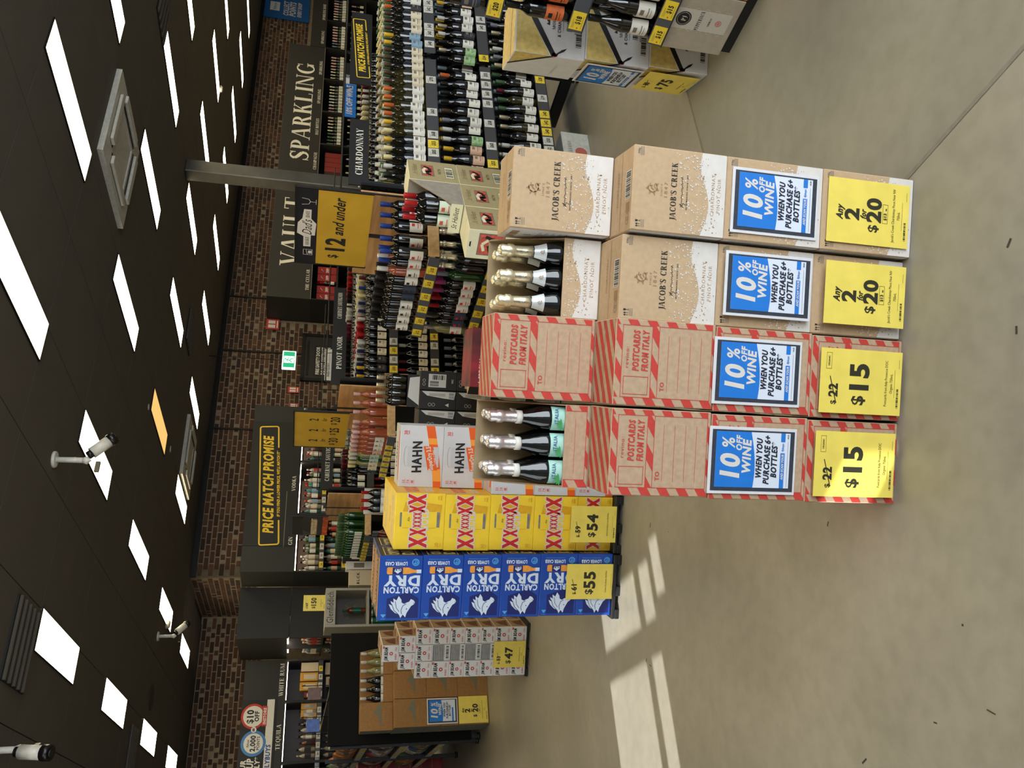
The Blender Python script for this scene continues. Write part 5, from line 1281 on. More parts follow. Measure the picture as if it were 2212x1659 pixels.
# ------------------------------------------------------------------ category boards and hanging signs above the racks
SB = M('sign_black', (22, 21, 20), .55, var=0.04); SWH = M('sign_white', (232, 228, 214), .6, var=0); SYE = M('sign_yellow', (226, 190, 40), .5, var=0)
def rail(t, s0, s1, z, label):
    o = thing('sign_rail', label, 'rail', W(s0, t), AR)
    g = G(); g.tube((0, 0, z), (s1 - s0, 0, z), 0.006, MDK, 6); part('rod', g, o)
    n = int((s1 - s0) / 1.33) + 1
    for k in range(n):
        x = min(k * 1.33, s1 - s0); g = G(); g.tube((x, 0, 1.165), (x, 0, z), 0.006, MDK, 6); part('post', g, o)
        for q in (0.3, 0.95):
            if x + q < s1 - s0: g = G(); g.tube((x + q, 0, z), (x + q, -0.012, z - 0.05), 0.003, MDK, 5); part('hook', g, o)
    return o
def cat_sign(t, s0, s1, z0, z1, txt, label, group='hanging category boards'):
    g = G(); w, h = s1 - s0, z1 - z0; g.box(0, 0, 0, w, 0.008, h, SB)
    o = tag(link('category_sign', g.mesh('category_sign'), None, W(s0, t, z0), AR), label, 'sign', group)
    g = ff(G(), 0, 0, 0); g.text(txt, w * .5, h * .3, h * .36, SWH, serif=True, sp=.06, mw=w * .72); part('lettering', g, o)
    return o
rail(T1 + 0.1, 3.79, 6.4, 1.745, 'thin black sign rail above the first long rack')
rail(T2 + 0.1, 3.79, 6.4, 1.745, 'thin black sign rail above the second long rack')
rail(T3 + 0.1, 3.79, 6.4, 1.745, 'thin black sign rail above the third long rack')
cat_sign(T1 + 0.06, 3.80, 4.40, 1.575, 1.70, 'CHARDONNAY', 'black board lettered CHARDONNAY above the first long rack')
cat_sign(T2 + 0.06, 3.74, 4.42, 1.575, 1.70, 'PINOT NOIR', 'black board lettered PINOT NOIR above the second long rack')
cat_sign(T2 + 0.11, 4.43, 4.85, 1.59, 1.70, 'CABERNET SAUVIGNON', 'black board lettered CABERNET SAUVIGNON right of the pinot noir board')
cat_sign(T3 + 0.06, 3.78, 4.52, 1.575, 1.71, 'CABERNET SAUVIGNON', 'black board lettered CABERNET SAUVIGNON before the vodka shelves')
cat_sign(T2 + 0.11, 7.5, 8.1, 1.6, 1.70, 'MERLOT', 'small black board lettered MERLOT behind the first long rack')
def pmp(w, h, sub=True):
    g = G(); a = 0.063; ex = Vector((cos(a), 0, sin(a))); ey = Vector((-sin(a), 0, cos(a))); c_ = Vector((w / 2, 0, h / 2))
    g.frame(c_ - ex * (w / 2) - ey * (h / 2), ex, ey)
    x0, x1, y0, y1 = w * .09, w * .91, h * .18, h * .82; t = h * .045
    g.rect(x0 + t * 2, y1 - t, x1 - t * 2, y1, SYE); g.rect(x0, y0 + t * 2, x0 + t, y1 - t * 2, SYE); g.rect(x1 - t, y0 + t * 2, x1, y1 - t * 2, SYE)
    g.rect(x0 + t * 2, y0, x0 + w * .16, y0 + t, SYE); g.rect(x1 - w * .16, y0, x1 - t * 2, y0 + t, SYE)
    for cx, cy, a in ((x0 + t * 2, y1 - t * 2, 90), (x1 - t * 2, y1 - t * 2, 0), (x0 + t * 2, y0 + t * 2, 180), (x1 - t * 2, y0 + t * 2, 270)): g.ring(cx, cy, t * 2, t, SYE, 4, a, a + 90)
    g.text('PRICE MATCH PROMISE', w * .5, h * .38, h * .3, SYE, 2, .68, .16, mw=w * .76)
    g.text("IF YOU FIND A LOWER PRICE, WE'LL MATCH IT*", w * .5, h * .17, h * .085, SYE, 2, .8, .16, mw=w * .5)
    return g
g = G(); g.box(0, 0, 0, 0.78, 0.008, 0.15, SB)
o = tag(link('price_match_sign', g.mesh('price_match_sign'), None, W(4.74, T1 + 0.05, 1.565), AR), 'small black price match promise board hanging over the first long rack', 'sign')
part('lettering', pmp(0.78, 0.15), o)
g = G(); g.box(0, 0, 0, 0.46, 0.006, 0.1, BLUE)
o = tag(link('offer_banner', g.mesh('offer_banner'), None, W(5.15, T1 + 0.72, 1.635), AR), 'blue ten percent off wine banner behind the first rack', 'sign')
g = ff(G(), 0, 0, 0); g.text('10% OFF WINE', .19, .03, .045, PWHITE, 2, .8, .15, mw=.34); g.rect(.38, .01, .45, .09, PWHITE); part('lettering', g, o)

# carton on the floor under the first rack
def bl_front(w, d, h):
    g = ff(G(), w, d, h); g.text('DE BELLENE', w * .5, h * .68, h * .12, PGREY, serif=True, sp=.1, mw=w * .7); g.disc(w * .5, h * .35, h * .22, M('seal_rose', (184, 96, 84), .6, var=0), 16); return g
carton('bl', W(4.13, 3.93, 0), AR, 'pale grey carton with round rose seal on the floor under first rack', None, 0.38, 0.3, 0.205, M('carton_grey', (190, 190, 182), .7), [('printed_front', bl_front)])

# ------------------------------------------------------------------ black cartons with white flaps
BKC = M('carton_black', (26, 26, 26), .55, var=0.08); WFL = M('flap_white', (200, 204, 208), .6, var=0)
def bk_front(w, d, h, lab=False):
    g = ff(G(), w, d, h)
    g.poly([(w * .55, h * .06), (w * .95, h * .02), (w * .95, h * .95), (w * .72, h * .8), (w * .6, h * .35)], WFL); g.L = 1; g.barcode(w * .6, h * .06, w * .92, h * .2, M('barcode_grey', (110, 120, 140), .6, var=0), n=8)
    for k in range(3): g.rect(w * (.72 + .05 * k), h * .3, w * (.74 + .05 * k), h * .75, PGREY)
    g.L = 0; g.ring(w * .25, h * .72, w * .09, .002, WFL, 10); g.ring(w * .25, h * .62, w * .09, .002, WFL, 10); g.poly([(w * .15, h * .2), (w * .35, h * .2), (w * .25, h * .3)], WFL); return g
def bk_lab(w, d, h):
    g = ff(G(), w, d, h); g.rect(w * .15, h * .3, w * .85, h * .78, WFL); g.L = 1; g.barcode(w * .2, h * .5, w * .5, h * .74, PBLACK, n=8); g.barcode(w * .55, h * .34, w * .8, h * .7, PBLACK, n=8, vertical=True); g.L = 0
    g.ring(w * .3, h * .9, w * .08, .002, WFL, 10); g.ring(w * .5, h * .9, w * .08, .002, WFL, 10); g.text('VIC', w * .5, h * .1, h * .05, WFL, 1); return g
for k in range(4):
    for c in range(3):
        carton('bk%d' % (c == 2), (-0.36 + c * 0.142, 5.98, 0.272 * k), 0.0, 'black wine carton with white %s, %s tier, %s column' % ('label' if c == 2 else 'flap', tn[k], ('left', 'middle', 'right')[c]), 'black wine cartons', 0.139, 0.26, 0.271, BKC, [('printed_front', bk_lab if c == 2 else bk_front)], seam=PGREY)
op = open_carton((-0.205, 5.99, 1.089), 0.0, 0.235, 0.15, 0.25, KRAFTD, BKC, 'black carton cut open to show gold-necked sparkling bottles', lambda w, d, h: (lambda g: (g.poly([(w * .05, .002), (w * .95, .002), (w * .9, h * .3), (w * .3, h * .34)], WFL), g)[1])(ff(G(), w, d, h)), lowfrac=0.36)
for i in range(4):
    bottle((-0.172 + 0.056 * i, 6.06, 1.094), 0, 'champagne' if False else 'bordeaux', GB, GOLD, None, 'gold-necked bottle in the open black carton, %s from left' % ordn(i), 'gold-necked bottles in the open black carton')
# red velvet poster block and kraft carton between the stacks
RV = M('velvet_red', (126, 22, 36), .5, var=0.5, scale=5, stretch=(1, 1, 0.4))
g = G(); g.box(0, 0, 0, 0.36, 0.3, 0.93, RV, 0.003)
o = tag(link('gift_display', g.mesh('gift_display'), None, (-0.03, 4.86, 0), 0), 'crimson folded-satin printed display block behind the striped cartons', 'display')
g = ff(G(), 0, 0, 0); g.text('A SPECIAL', .1, .85, .028, PWHITE, 2, .8); g.text('DELIVERY', .1, .815, .028, PWHITE, 2, .8); part('lettering', g, o)
carton('kb', W(2.95, 4.78, 0.545), AR - pi / 2, 'dark-sided kraft carton under the price strips behind the display', None, 0.28, 0.2, 0.26, KRAFTT, [('printed_front', lambda w, d, h: (lambda g: (g.rect(.002, .002, w - .002, h - .002, RK2), g)[1])(ff(G(), w, d, h)))]) if False else None
for k in range(3):
    carton('kb', W(2.86, 4.95, 0.262 * k), AR - pi / 2 + .2, 'dark-fronted kraft carton beside the lower price strip, %s' % ('bottom', 'middle', 'top')[k], 'dark-fronted kraft cartons', 0.26, 0.22, 0.26, KRAFTT, [('printed_front', lambda w, d, h: (lambda g: (g.rect(.002, .002, w - .002, h - .002, RK2), g)[1])(ff(G(), w, d, h)))])

# ================================================================== wall cabinets
CHAR = M('cabinet_charcoal', (37, 36, 33), .6, var=0.05, scale=2); CHD = M('cabinet_black', (25, 24, 22), .6, var=0.04, scale=2); MRN = M('cabinet_maroon', (70, 30, 26), .6, var=0.1, scale=4); BEI = M('cabinet_beige', (168, 140, 112), .6, var=0.02)
LED = M('led_strip', (255, 236, 214), .5, emit=18.0, var=0); GRB = M('bay_grey', (104, 100, 100), .6, var=0.03)
def cabinet(label, s0, s1, t0, depth, ztop, zhead, bays, shelves, back, led=LED, side_t=None, group='wall display cabinets'):
    o = thing('display_cabinet', label, 'cabinet', W(s0, t0), AR, group)
    w = s1 - s0
    g = G(); g.box(0, 0, zhead, w, depth, ztop, CHAR, 0.004); part('header', g, o)
    for x in [0] + list(bays) + [w]:
        g = G(); g.box(max(0, x - .02), 0.0, 0, min(w, x + .02), depth, zhead, CHD); part('upright', g, o)
    g = G(); g.box(0.0, depth - 0.03, 0, w, depth, zhead, back); part('back_panel', g, o)
    e = [0] + list(bays) + [w]
    for a, b in zip(e[:-1], e[1:]):
        for z in shelves:
            g = G(); g.box(a + .02, 0.02, z - .03, b - .02, depth - .03, z, CHD); part('shelf', g, o)
        if led:
            g = G(); g.box(a + .03, 0.06, zhead - .014, b - .03, 0.08, zhead - .002, led); part('light_strip', g, o)
    return o
def text_part(o, txt, x, z, h, mat, serif=True, y=0.0, mw=None, name='lettering', w=1, sx=1.0, shear=0, sp=.05):
    g = G(); g.frame((0, y, 0), (1, 0, 0), (0, 0, 1)); g.text(txt, x, z, h, mat, w, sx, shear, serif=serif, sp=sp, mw=mw); part(name, g, o)
SPB = {}
def spirit(loc, rz, gm, cm, lm, label, group, kind='spirit', sc=1.0):
    key = (gm.name, cm.name, lm.name, kind)
    if key not in SPB:
        g = G(); g.lathe(PROF[kind], gm, 8); g.lathe(CAPR[kind], cm, 8); z0, z1, rr = LABZ[kind]; g.lathe([(rr, z0), (rr, z1)], lm, 4, -70, 70); SPB[key] = g.mesh('spirit_bottle')
    o = link('spirit_bottle', SPB[key], None, loc, rz); o.scale = (sc, sc, sc); tag(o, label, 'bottle', group); return o
SP_G = [GC, GC, GA, GG, GC, GB, M('bottle_teal', (40, 96, 92), .2, var=0)]; SP_C = [CAPS[k] for k in ('silver', 'white', 'black', 'gold', 'black', 'navy', 'red')]
SP_L = [LABS[k] for k in ('white', 'cream', 'black', 'white', 'blue', 'peach', 'red')]
# --- price match cabinet with spirits
c1 = cabinet('charcoal spirits cabinet with large price match promise header', 4.09, 7.03, 12.9, 0.78, 2.80, 1.985, (0.96, 1.9), (1.62, 1.27, 0.9, 0.5), MRN)
g = G(); g.box(0.42, -0.012, 2.0, 2.62, -0.001, 2.795, CHD); part('fascia', g, c1)
pm = pmp(2.58, 0.5)
for v in range(len(pm.v)): pm.v[v] = (pm.v[v][0] + 0.19, pm.v[v][1] - 0.0125, pm.v[v][2] + 2.215)
part('lettering', pm, c1)
for x, t in ((0.5, 'GIN'), (1.49, 'VODKA'), (2.43, 'VODKA')): text_part(c1, t, x, 2.045, 0.058, SWH, y=-.013)
g = G(); g.frame((0, -.0125, 0), (1, 0, 0), (0, 0, 1)); g.rect(.4, 2.17, 1.35, 2.18, PGREY); part('fine_print', g, c1)
for i in range(3):
    g = G(); g.box(.05 + .96 * i, .74, 1.78, .9 + .96 * i, .748, 1.95, BEI); part('lit_panel', g, c1)
    for z in (1.62, 1.27):
        strip(c1, .03 + .95 * i, .93 + .95 * i, z - .075, z - .005, .012, [(.12 + .95 * i + .15 * k, ['64', '52', '58', '70', '55'][k % 5], int((k + i) % 3 == 0)) for k in range(5)], STRD, .1)
rs = random.Random(31)
for bay in range(3):
    for zi, z in enumerate((1.62, 1.27)):
        for i in range(9):
            for rw in (1, 0):
                if rw and i % 2: continue
                a = rs.randrange(7); x = 4.09 + .09 + .95 * bay + i * .094
                if bay == 2 and zi == 0 and i > 3: gm, cm, lm = GC, CAPS['blue'], LABS['blue']
                else: gm, cm, lm = SP_G[a], SP_C[rs.randrange(7)], SP_L[rs.randrange(7)]
                spirit(W(x, 12.9 + .1 + rw * .13, z + .001), AR, gm, cm, lm, 'spirits bottle, %s from left, %s row, %s shelf, %s bay of price match cabinet' % (ordn(i), ('front', 'rear')[rw], ('upper', 'lower')[zi], ORD[bay]), 'spirits in the price match cabinet', sc=rs.uniform(.85, 1.08))
# --- vault and sparkling cabinet
c2 = cabinet('long charcoal cabinet with VAULT and SPARKLING headers', 9.35, 16.55, 12.9, 0.78, 2.79, 1.98, (1.0, 2.1, 3.1, 4.1, 5.1, 6.15), (1.52, 1.1, 0.7), CHD, led=None)
text_part(c2, 'VAULT', 1.63, 2.23, 0.37, SWH, y=0, mw=1.75, sp=.06, sx=1.1); text_part(c2, 'SPARKLING', 5.08, 2.2, 0.38, SWH, y=0, mw=3.05, sp=.06, sx=1.1)
for x, t in ((.45, 'THE CELLAR'), (3.58, 'CHAMPAGNE'), (4.6, 'HALF BOTTLES'), (5.55, 'SPARKLING'), (6.5, 'SPARKLING')): text_part(c2, t, x, 2.03, 0.062, SWH, y=0, mw=.5)
g = G(); g.box(0, -0.01, 1.98, 7.2, 0.0, 1.992, PGREY); part('edge_trim', g, c2)
c3 = cabinet('dark low cabinet continuing right of the SPARKLING header', 16.57, 19.6, 12.9, 0.78, 2.33, 1.98, (1.0, 2.0), (1.52, 1.1, 0.7), CHD, led=None)
text_part(c3, 'SPARKLING', .35, 2.03, 0.062, SWH, y=0, mw=.5); text_part(c3, 'SPARKLING ROSE', 1.28, 2.03, 0.062, SWH, y=0, mw=.6)
cap_s = ['gold', 'gold', 'cream', 'silver', 'green', 'gold', 'pink', 'white']
rs = random.Random(5)
for i in range(68):
    s = 12.0 + i * .1
    for zi, z in enumerate((1.52, 1.1)):
        if 12.42 < s < 13.36 and zi == 0: continue
        if 12.38 < s < 12.52 or abs(s - 13.45) < .07: continue
        if zi == 1 and i % 2: continue
        if abs((s - 9.35) % 1.02 - .02) < .02: continue
        k = cap_s[(i // 4) % 8] if s < 15.5 else ['pink', 'grey', 'pink', 'gold'][(i // 5) % 4]
        spirit(W(s, 13.02, z + .001), AR, GB if i % 3 else GG, CAPS[k], LABS['white' if i % 4 else 'cream'], '%s-foiled bottle, %s from left of %s bay, %s shelf under SPARKLING header' % (k, ordn(int(((s - 9.35) % 1.02) / .1)), ORD[int((s - 9.35) / 1.02)], ('upper', 'lower')[zi]), 'sparkling bottles along the back wall', kind='champagne')
GBX = M('gift_box_red', (132, 40, 36), .6, var=0.05); GBD = M('gift_box_maroon', (60, 30, 28), .6, var=0.05)
for i in range(6):
    g = G(); g.box(0, 0, 0, .13, .12, .34, GBX if i > 1 else GBD, .003)
    tag(link('gift_box', g.mesh('gift_box'), None, W(12.48 + .14 * i, 13.0, 1.521), AR), '%s gift box, %s from left, beneath the CHAMPAGNE lettering' % ('red' if i > 1 else 'dark maroon', ORD[i]), 'box', 'gift boxes under the champagne lettering')
VB = M('gift_box_crimson', (150, 34, 38), .6, var=0.04)
for i in range(5):
    g = G(); g.box(0, 0, 0, .17, .12, .36, VB, .003); g.frame((0, 0, 0), (1, 0, 0), (0, 0, 1)); g.text('389', .085, .15, .05, LWH, 1); g.line([(.06, .25), (.1, .29), (.12, .28)], .006, LWH)
    x = (9.41, 9.59, 9.87, 10.05, 10.40)[i]
    tag(link('gift_box', g.mesh('gift_box'), None, W(x, 13.0, 1.521), AR), 'crimson boxed bottle, %s from left, under THE CELLAR lettering' % ORD[i], 'box', 'crimson gift boxes in the cellar cabinet')
for i, x in enumerate((9.785, 10.255)): spirit(W(x + .03, 12.98, 1.521), AR, GB, CAPS['red'], LWH, 'white-labelled bottle beside crimson boxes in the cellar cabinet, %s' % ('left', 'right')[i], 'bottles between the crimson gift boxes', kind='bordeaux')
# --- recessed dark panels and the left-hand cabinets
o = thing('wall_panel', 'plain charcoal panelling unit between the price match and rum cabinets', 'panelling', W(3.27, 13.72), AR)
for x0, x1, z0, z1 in ((0, .82, 2.02, 2.82), (0, .82, 0, 2.012)):
    g = G(); g.box(x0, 0, z0, x1, .04, z1, CHAR, .003); part('panel', g, o)
g = G(); g.box(0, .04, 2.05, .04, 1.5, 2.82, CHAR); part('side_panel', g, o)
g = G(); g.box(.36, .04, 0, .4, 1.5, 2.05, CHD); part('rear_panel', g, o)
for z in (1.5, 1.12, .75):
    g = G(); g.box(.03, .06, z - .03, .36, 1.48, z, CHD); part('shelf', g, o)
g = G(); g.box(.08, .1, 2.025, .12, 1.4, 2.045, LED); part('light_strip', g, o)
g = G(); g.box(0.0, .74, 0, .36, .78, 2.05, CHD); part('upright', g, o)
rs = random.Random(77)
for zi, z in enumerate((1.5, 1.12)):
    for i in range(14):
        a = rs.randrange(7)
        if i < 7: gm, cm, lm = (GA, CAPS['red'], LABS['red']) if i % 2 else (GC, CAPS['cream'], LABS['red'])
        else: gm, cm, lm = SP_G[a], CAPS['white'], LABS['cream']
        spirit(W(3.36, 13.84 + i * .098, z + .001), AR - pi / 2, gm, cm, lm, '%s-labelled liqueur bottle, %s from right, %s shelf of the side-on bay' % ('red' if i < 7 else 'pale', ordn(i), ('upper', 'lower')[zi]), 'liqueurs in the side-on bay', sc=rs.uniform(.9, 1.1))
c4 = cabinet('charcoal spirits cabinet with rum and tequila lettering at far left', .2, 3.25, 15.2, .78, 2.73, 2.03, (.45, 1.4, 2.36), (1.5, 1.12, .75), GRB, led=M('led_strip_dim', (255, 240, 224), .5, emit=6.0, var=0))
text_part(c4, 'WHITE RUM', 2.72, 2.075, .07, SWH, mw=.6); text_part(c4, 'TEQUILA', 1.8, 2.075, .07, SWH, mw=.42); text_part(c4, 'TEQUILA', .9, 2.075, .07, SWH, mw=.42)
g = G(); g.box(0, -.012, 2.17, 2.4, -.001, 2.73, CHD); g.box(0, -.016, 2.2, 2.4, -.012, 2.32, LWH); part('poster_panel', g, c4)
g = G(); g.frame((0, -.016, 0), (1, 0, 0), (0, 0, 1))
FB = M('points_blue', (62, 124, 190), .5, var=0)
g.disc(1.72, 2.5, .2, FB, 24); g.L = 1; g.disc(1.72, 2.5, .155, LWH, 24); g.L = 2; g.text('2,000', 1.72, 2.47, .075, NAVY, 2, .9); g.text('POINTS', 1.72, 2.40, .045, NAVY, 1, .9); g.text('flybuys', 1.72, 2.57, .035, NAVY, 1, .8, .2)
g.L = 0; g.disc(2.14, 2.53, .2, PRED, 24); g.L = 1; g.disc(2.14, 2.53, .165, LWH, 24); g.L = 2; g.text('$10', 2.14, 2.53, .1, PBLACK, 2, .9); g.text('OFF', 2.14, 2.44, .065, PBLACK, 2, .9); g.rect(1.98, 2.31, 2.3, 2.39, PRED); g.L = 3; g.text('INSTORE', 2.14, 2.325, .045, LWH, 2, .9)
g.L = 4; g.disc(1.93, 2.51, .045, LWH, 12); g.L = 5; g.text('=', 1.93, 2.48, .06, PBLACK, 2)
g.L = 0; g.text('OUR', 1.35, 2.6, .075, LWH, 2, .95, .1); g.text('TOP UP', 1.28, 2.48, .1, LWH, 2, .95, .1, mw=.42); g.text('INSTANTLY*', 1.2, 2.38, .075, LWH, 2, .9, .1, mw=.62)
g.L = 1; g.text('SCAN YOUR FLYBUYS', 1.2, 2.225, .07, M('ink_navy_bright', (40, 70, 150), .5, var=0), 2, .9, .1, mw=1.0); part('lettering', g, c4)
for a, b in ((2.38, 3.03), (1.42, 2.34), (.47, 1.38)):
    for z in (1.5, 1.12): strip(c4, a, b, z - .08, z - .005, .012, [(a + .09 + .14 * k, ['66', '72', '85', '60'][k % 4], int(k % 4 == 3)) for k in range(int((b - a) / .15))], STRD, .09)
rs = random.Random(14)
for bi, (a, n) in enumerate(((1.5, 8), (.55, 8))):
    for zi, z in enumerate((1.5, 1.12)):
        for i in range(n):
            spirit(W(.2 + a + i * .1, 15.3, z + .001), AR, SP_G[(i + bi) % 6 if i % 3 else 0], SP_C[rs.choice((0, 2, 4))], SP_L[rs.choice((0, 1, 2))], 'tequila bottle, %s from left, %s shelf, %s tequila bay' % (ordn(i), ('upper', 'lower')[zi], ('right', 'left')[bi]), 'tequila bottles', sc=rs.uniform(.85, 1.1))
def giftbox(x, z, w, h, mat, lab, mat2=None, y=15.28):
    g = G(); g.box(0, 0, 0, w, .1, h, mat, .003)
    if mat2: g.frame((0, 0, 0), (1, 0, 0), (0, 0, 1)); g.rect(w * .2, h * .1, w * .8, h * .8, mat2)
    tag(link('gift_box', g.mesh('gift_box'), None, W(.2 + x, y, z + .001), AR), lab, 'box', 'boxed spirits in the rum cabinet')
YBX = M('gift_box_gold', (206, 150, 40), .5, var=0.05); CBX = M('gift_box_cream', (206, 190, 160), .5, var=0.02)
giftbox(2.42, 1.5, .09, .22, GBX, 'red and white boxed spirit at the left end of the rum shelf', LWH); giftbox(2.54, 1.5, .14, .3, YBX, 'gold-topped boxed rum, left of two', CBX); giftbox(2.7, 1.5, .14, .3, YBX, 'gold-topped boxed rum, right of two', CBX); giftbox(2.86, 1.5, .15, .29, CBX, 'tall cream boxed spirit at the right end of the rum shelf')
giftbox(2.1, 1.5, .12, .26, YBX, 'amber boxed tequila, left of two', GC, y=15.27); giftbox(2.23, 1.5, .1, .26, YBX, 'amber boxed tequila, right of two', GC, y=15.27)
giftbox(2.6, 1.12, .16, .24, CBX, 'cream boxed spirit on the lower rum shelf, left', GBX); giftbox(2.8, 1.12, .2, .26, CBX, 'cream boxed spirit on the lower rum shelf, right')

# --- fire door, exit sign, wall signs
o = tag(link('door_1', None, None, W(8.0, TWALL - .02), AR), kind='structure')
g = G(); g.box(0, -.05, 0, .06, 0, 2.1, MDK); g.box(1.0, -.05, 0, 1.06, 0, 2.1, MDK); g.box(0, -.05, 2.04, 1.06, 0, 2.1, MDK); part('door_frame', g, o)
g = G(); g.box(.06, -.03, .02, 1.0, -.005, 2.04, CHAR); part('door_leaf', g, o)
g = G(); g.box(.12, -.04, 1.96, .9, -.03, 2.0, MDK); part('door_closer', g, o)
g = G(); g.box(.12, -.034, 1.3, .8, -.03, 1.86, PBLACK); g.frame((0, -.034, 0), (1, 0, 0), (0, 0, 1)); g.text('FIRE SAFETY DOOR', .46, 1.76, .062, LWH, 2, .8, mw=.62); g.text('DO NOT OBSTRUCT', .46, 1.66, .062, LWH, 2, .8, mw=.62); g.text('DO NOT KEEP OPEN', .46, 1.56, .062, LWH, 2, .8, mw=.62); part('door_sign', g, o)
EXG = M('exit_green', (24, 150, 104), .4, emit=1.1, var=0); EXW = M('exit_white', (226, 240, 232), .4, emit=1.4, var=0)
o = thing('exit_sign', 'green and white illuminated running-man exit sign hanging before brick wall', 'sign', W(7.62, 12.6), AR)
g = G(); g.box(0, 0, 2.17, .36, .06, 2.4, EXW, .006); part('housing', g, o)
g = G(); g.frame((0, 0, 0), (1, 0, 0), (0, 0, 1)); g.rect(.02, 2.19, .34, 2.38, EXG); g.L = 1; g.rect(.11, 2.2, .25, 2.37, EXW); g.L = 2
g.disc(.19, 2.345, .014, EXG, 8); g.line([(.18, 2.33), (.16, 2.275), (.2, 2.245), (.19, 2.21)], .016, EXG); g.line([(.16, 2.275), (.135, 2.24), (.12, 2.25)], .014, EXG); g.line([(.14, 2.29), (.15, 2.32), (.18, 2.32), (.2, 2.29), (.225, 2.3)], .012, EXG); part('pictogram', g, o)
g = G(); g.tube((.18, .03, 2.4), (.18, .03, CEIL), .008, MDK, 6); part('stem', g, o)
def redsign(s, t, z, w, h, lab):
    o = thing('fire_sign', lab, 'sign', W(s, t, z), AR, 'red fire equipment signs')
    g = G(); g.box(0, -.008, 0, w, 0, h, PRED); part('sign_plate', g, o); g = G(); g.frame((0, -.008, 0), (1, 0, 0), (0, 0, 1)); g.rect(w * .15, h * .3, w * .45, h * .85, LWH); g.rect(w * .55, h * .3, w * .85, h * .85, LWH); g.rect(w * .15, h * .1, w * .85, h * .2, LWH); part('pictogram', g, o)
redsign(9.1, 13.64, 2.55, .24, .24, 'red fire sign high on the brick beside the VAULT cabinet')
redsign(7.72, 13.64, 2.1, .13, .2, 'red fire extinguisher sign left of the fire door')
redsign(7.4, 13.64, 2.1, .1, .16, 'small red fire sign beside the price match cabinet')
g = G(); g.box(0, 0, 0, .46, .006, .16, LWH); g.frame((0, 0, 0), (1, 0, 0), (0, 0, 1)); g.rect(0, 0, .46, .07, BLUE); g.L = 1; g.text('SAVE MORE', .2, .015, .045, PWHITE, 2, .8, .2, mw=.34); g.rect(.25, .1, .42, .105, PGREY); g.text('WHEN YOU BUY', .15, .1, .03, NAVY, 1, .8, mw=.2)
tag(link('offer_banner', g.mesh('offer_banner'), None, W(5.3, 9.0, 1.56), AR), 'blue and white save more banner in front of the fire door', 'sign')
g = G(); g.box(0, -.02, 0, 1.6, 0, 1.12, M('banner_blue', (26, 92, 160), .5, var=0.03)); g.frame((0, -.02, 0), (1, 0, 0), (0, 0, 1)); g.rect(.28, .72, .62, .95, LWH); g.L = 1; g.text('flybuys', .45, .8, .07, BLUE, 1, .9, .2, mw=.26); g.L = 0
g.text('COLLECT', .42, .5, .12, PWHITE, 2, .85, .15, mw=.56); g.text('POINTS', .42, .33, .14, PWHITE, 2, .85, .15, mw=.56); g.text('EVERY SHOP', .42, .19, .09, PWHITE, 2, .85, .15, mw=.56)
tag(link('wall_banner', g.mesh('wall_banner'), None, W(18.38, TWALL - .03, 2.44), AR), 'blue collect points banner on the brick wall at far right', 'sign')
# hanging poster above the green bottle crates
g = G(); g.box(0, 0, 0, .62, .006, .42, BDK); g.frame((0, 0, 0), (1, 0, 0), (0, 0, 1)); g.rect(.02, .28, .6, .4, PBLACK); g.rect(.0, .0, .6, .06, CAPS['orange'] if False else M('poster_orange', (196, 84, 36), .5, var=0.3, scale=12)); g.L = 1; g.poly([(.05, .17), (.57, .17), (.5, .3), (.2, .3)], CHAR); g.L = 2; g.rect(.02, .12, .5, .19, MATS['board_gold']); g.L = 3; g.text('WHILE STOCKS LAST', .3, .13, .055, PWHITE, 2, .7, mw=.5)
o = thing('hanging_poster', 'dark poster lettered while stocks last above the green bottle crates', 'poster', W(3.5, 9.62, 1.6), AR - pi / 2)
part('poster_board', g, o); g = G(); g.tube((.6, .02, -.44), (.6, .02, .42), .006, MDK, 6); part('sign_pole', g, o)

# --- whisky display tower and boxed stock behind the blue cartons
GLW = M('tower_grey', (158, 154, 142), .5, var=0.03); GLD = M('tower_inside', (92, 88, 80), .5, var=0.05); TEAL = M('tube_teal', (20, 96, 84), .3, .2, var=0.05)
o = thing('display_tower', 'pale grey whisky display tower with black serif lettering and lit niche', 'display stand', W(2.5, 10.0), AR)
for a, b in ((0, .03), (.44, .47)):
    g = G(); g.box(a, 0, 0, b, .4, 1.57, GLW, .002); part('side_panel', g, o)
g = G(); g.box(0.03, .37, 0, .44, .4, 1.57, GLD); part('back_panel', g, o)
for z in (1.08, .72, .36, .04):
    g = G(); g.box(.03, 0, z - .03, .44, .37, z, GLW if z > 1 else RK); part('shelf', g, o)
g = G(); g.box(0.03, -.005, 1.45, .44, .37, 1.57, GLW); part('header', g, o)
text_part(o, 'Glenfiddich', .235, 1.475, .075, PBLACK, serif=False, y=-.005, mw=.38, w=0, sx=.7)
g = G(); g.frame((0, .37, 0), (1, 0, 0), (0, 0, 1)); g.line([(.3, 1.32), (.33, 1.28), (.36, 1.32)], .008, PTAN); g.line([(.33, 1.28), (.33, 1.24)], .008, PTAN); g.text('malt', .33, 1.19, .025, PTAN, 0); part('emblem', g, o)
spirit(W(2.5, 10.0, 1.081) + SV * .24 + TV * .18, AR, GA, TEAL, TEAL, 'amber whisky bottle in the lit niche of the grey tower', None, sc=.95)
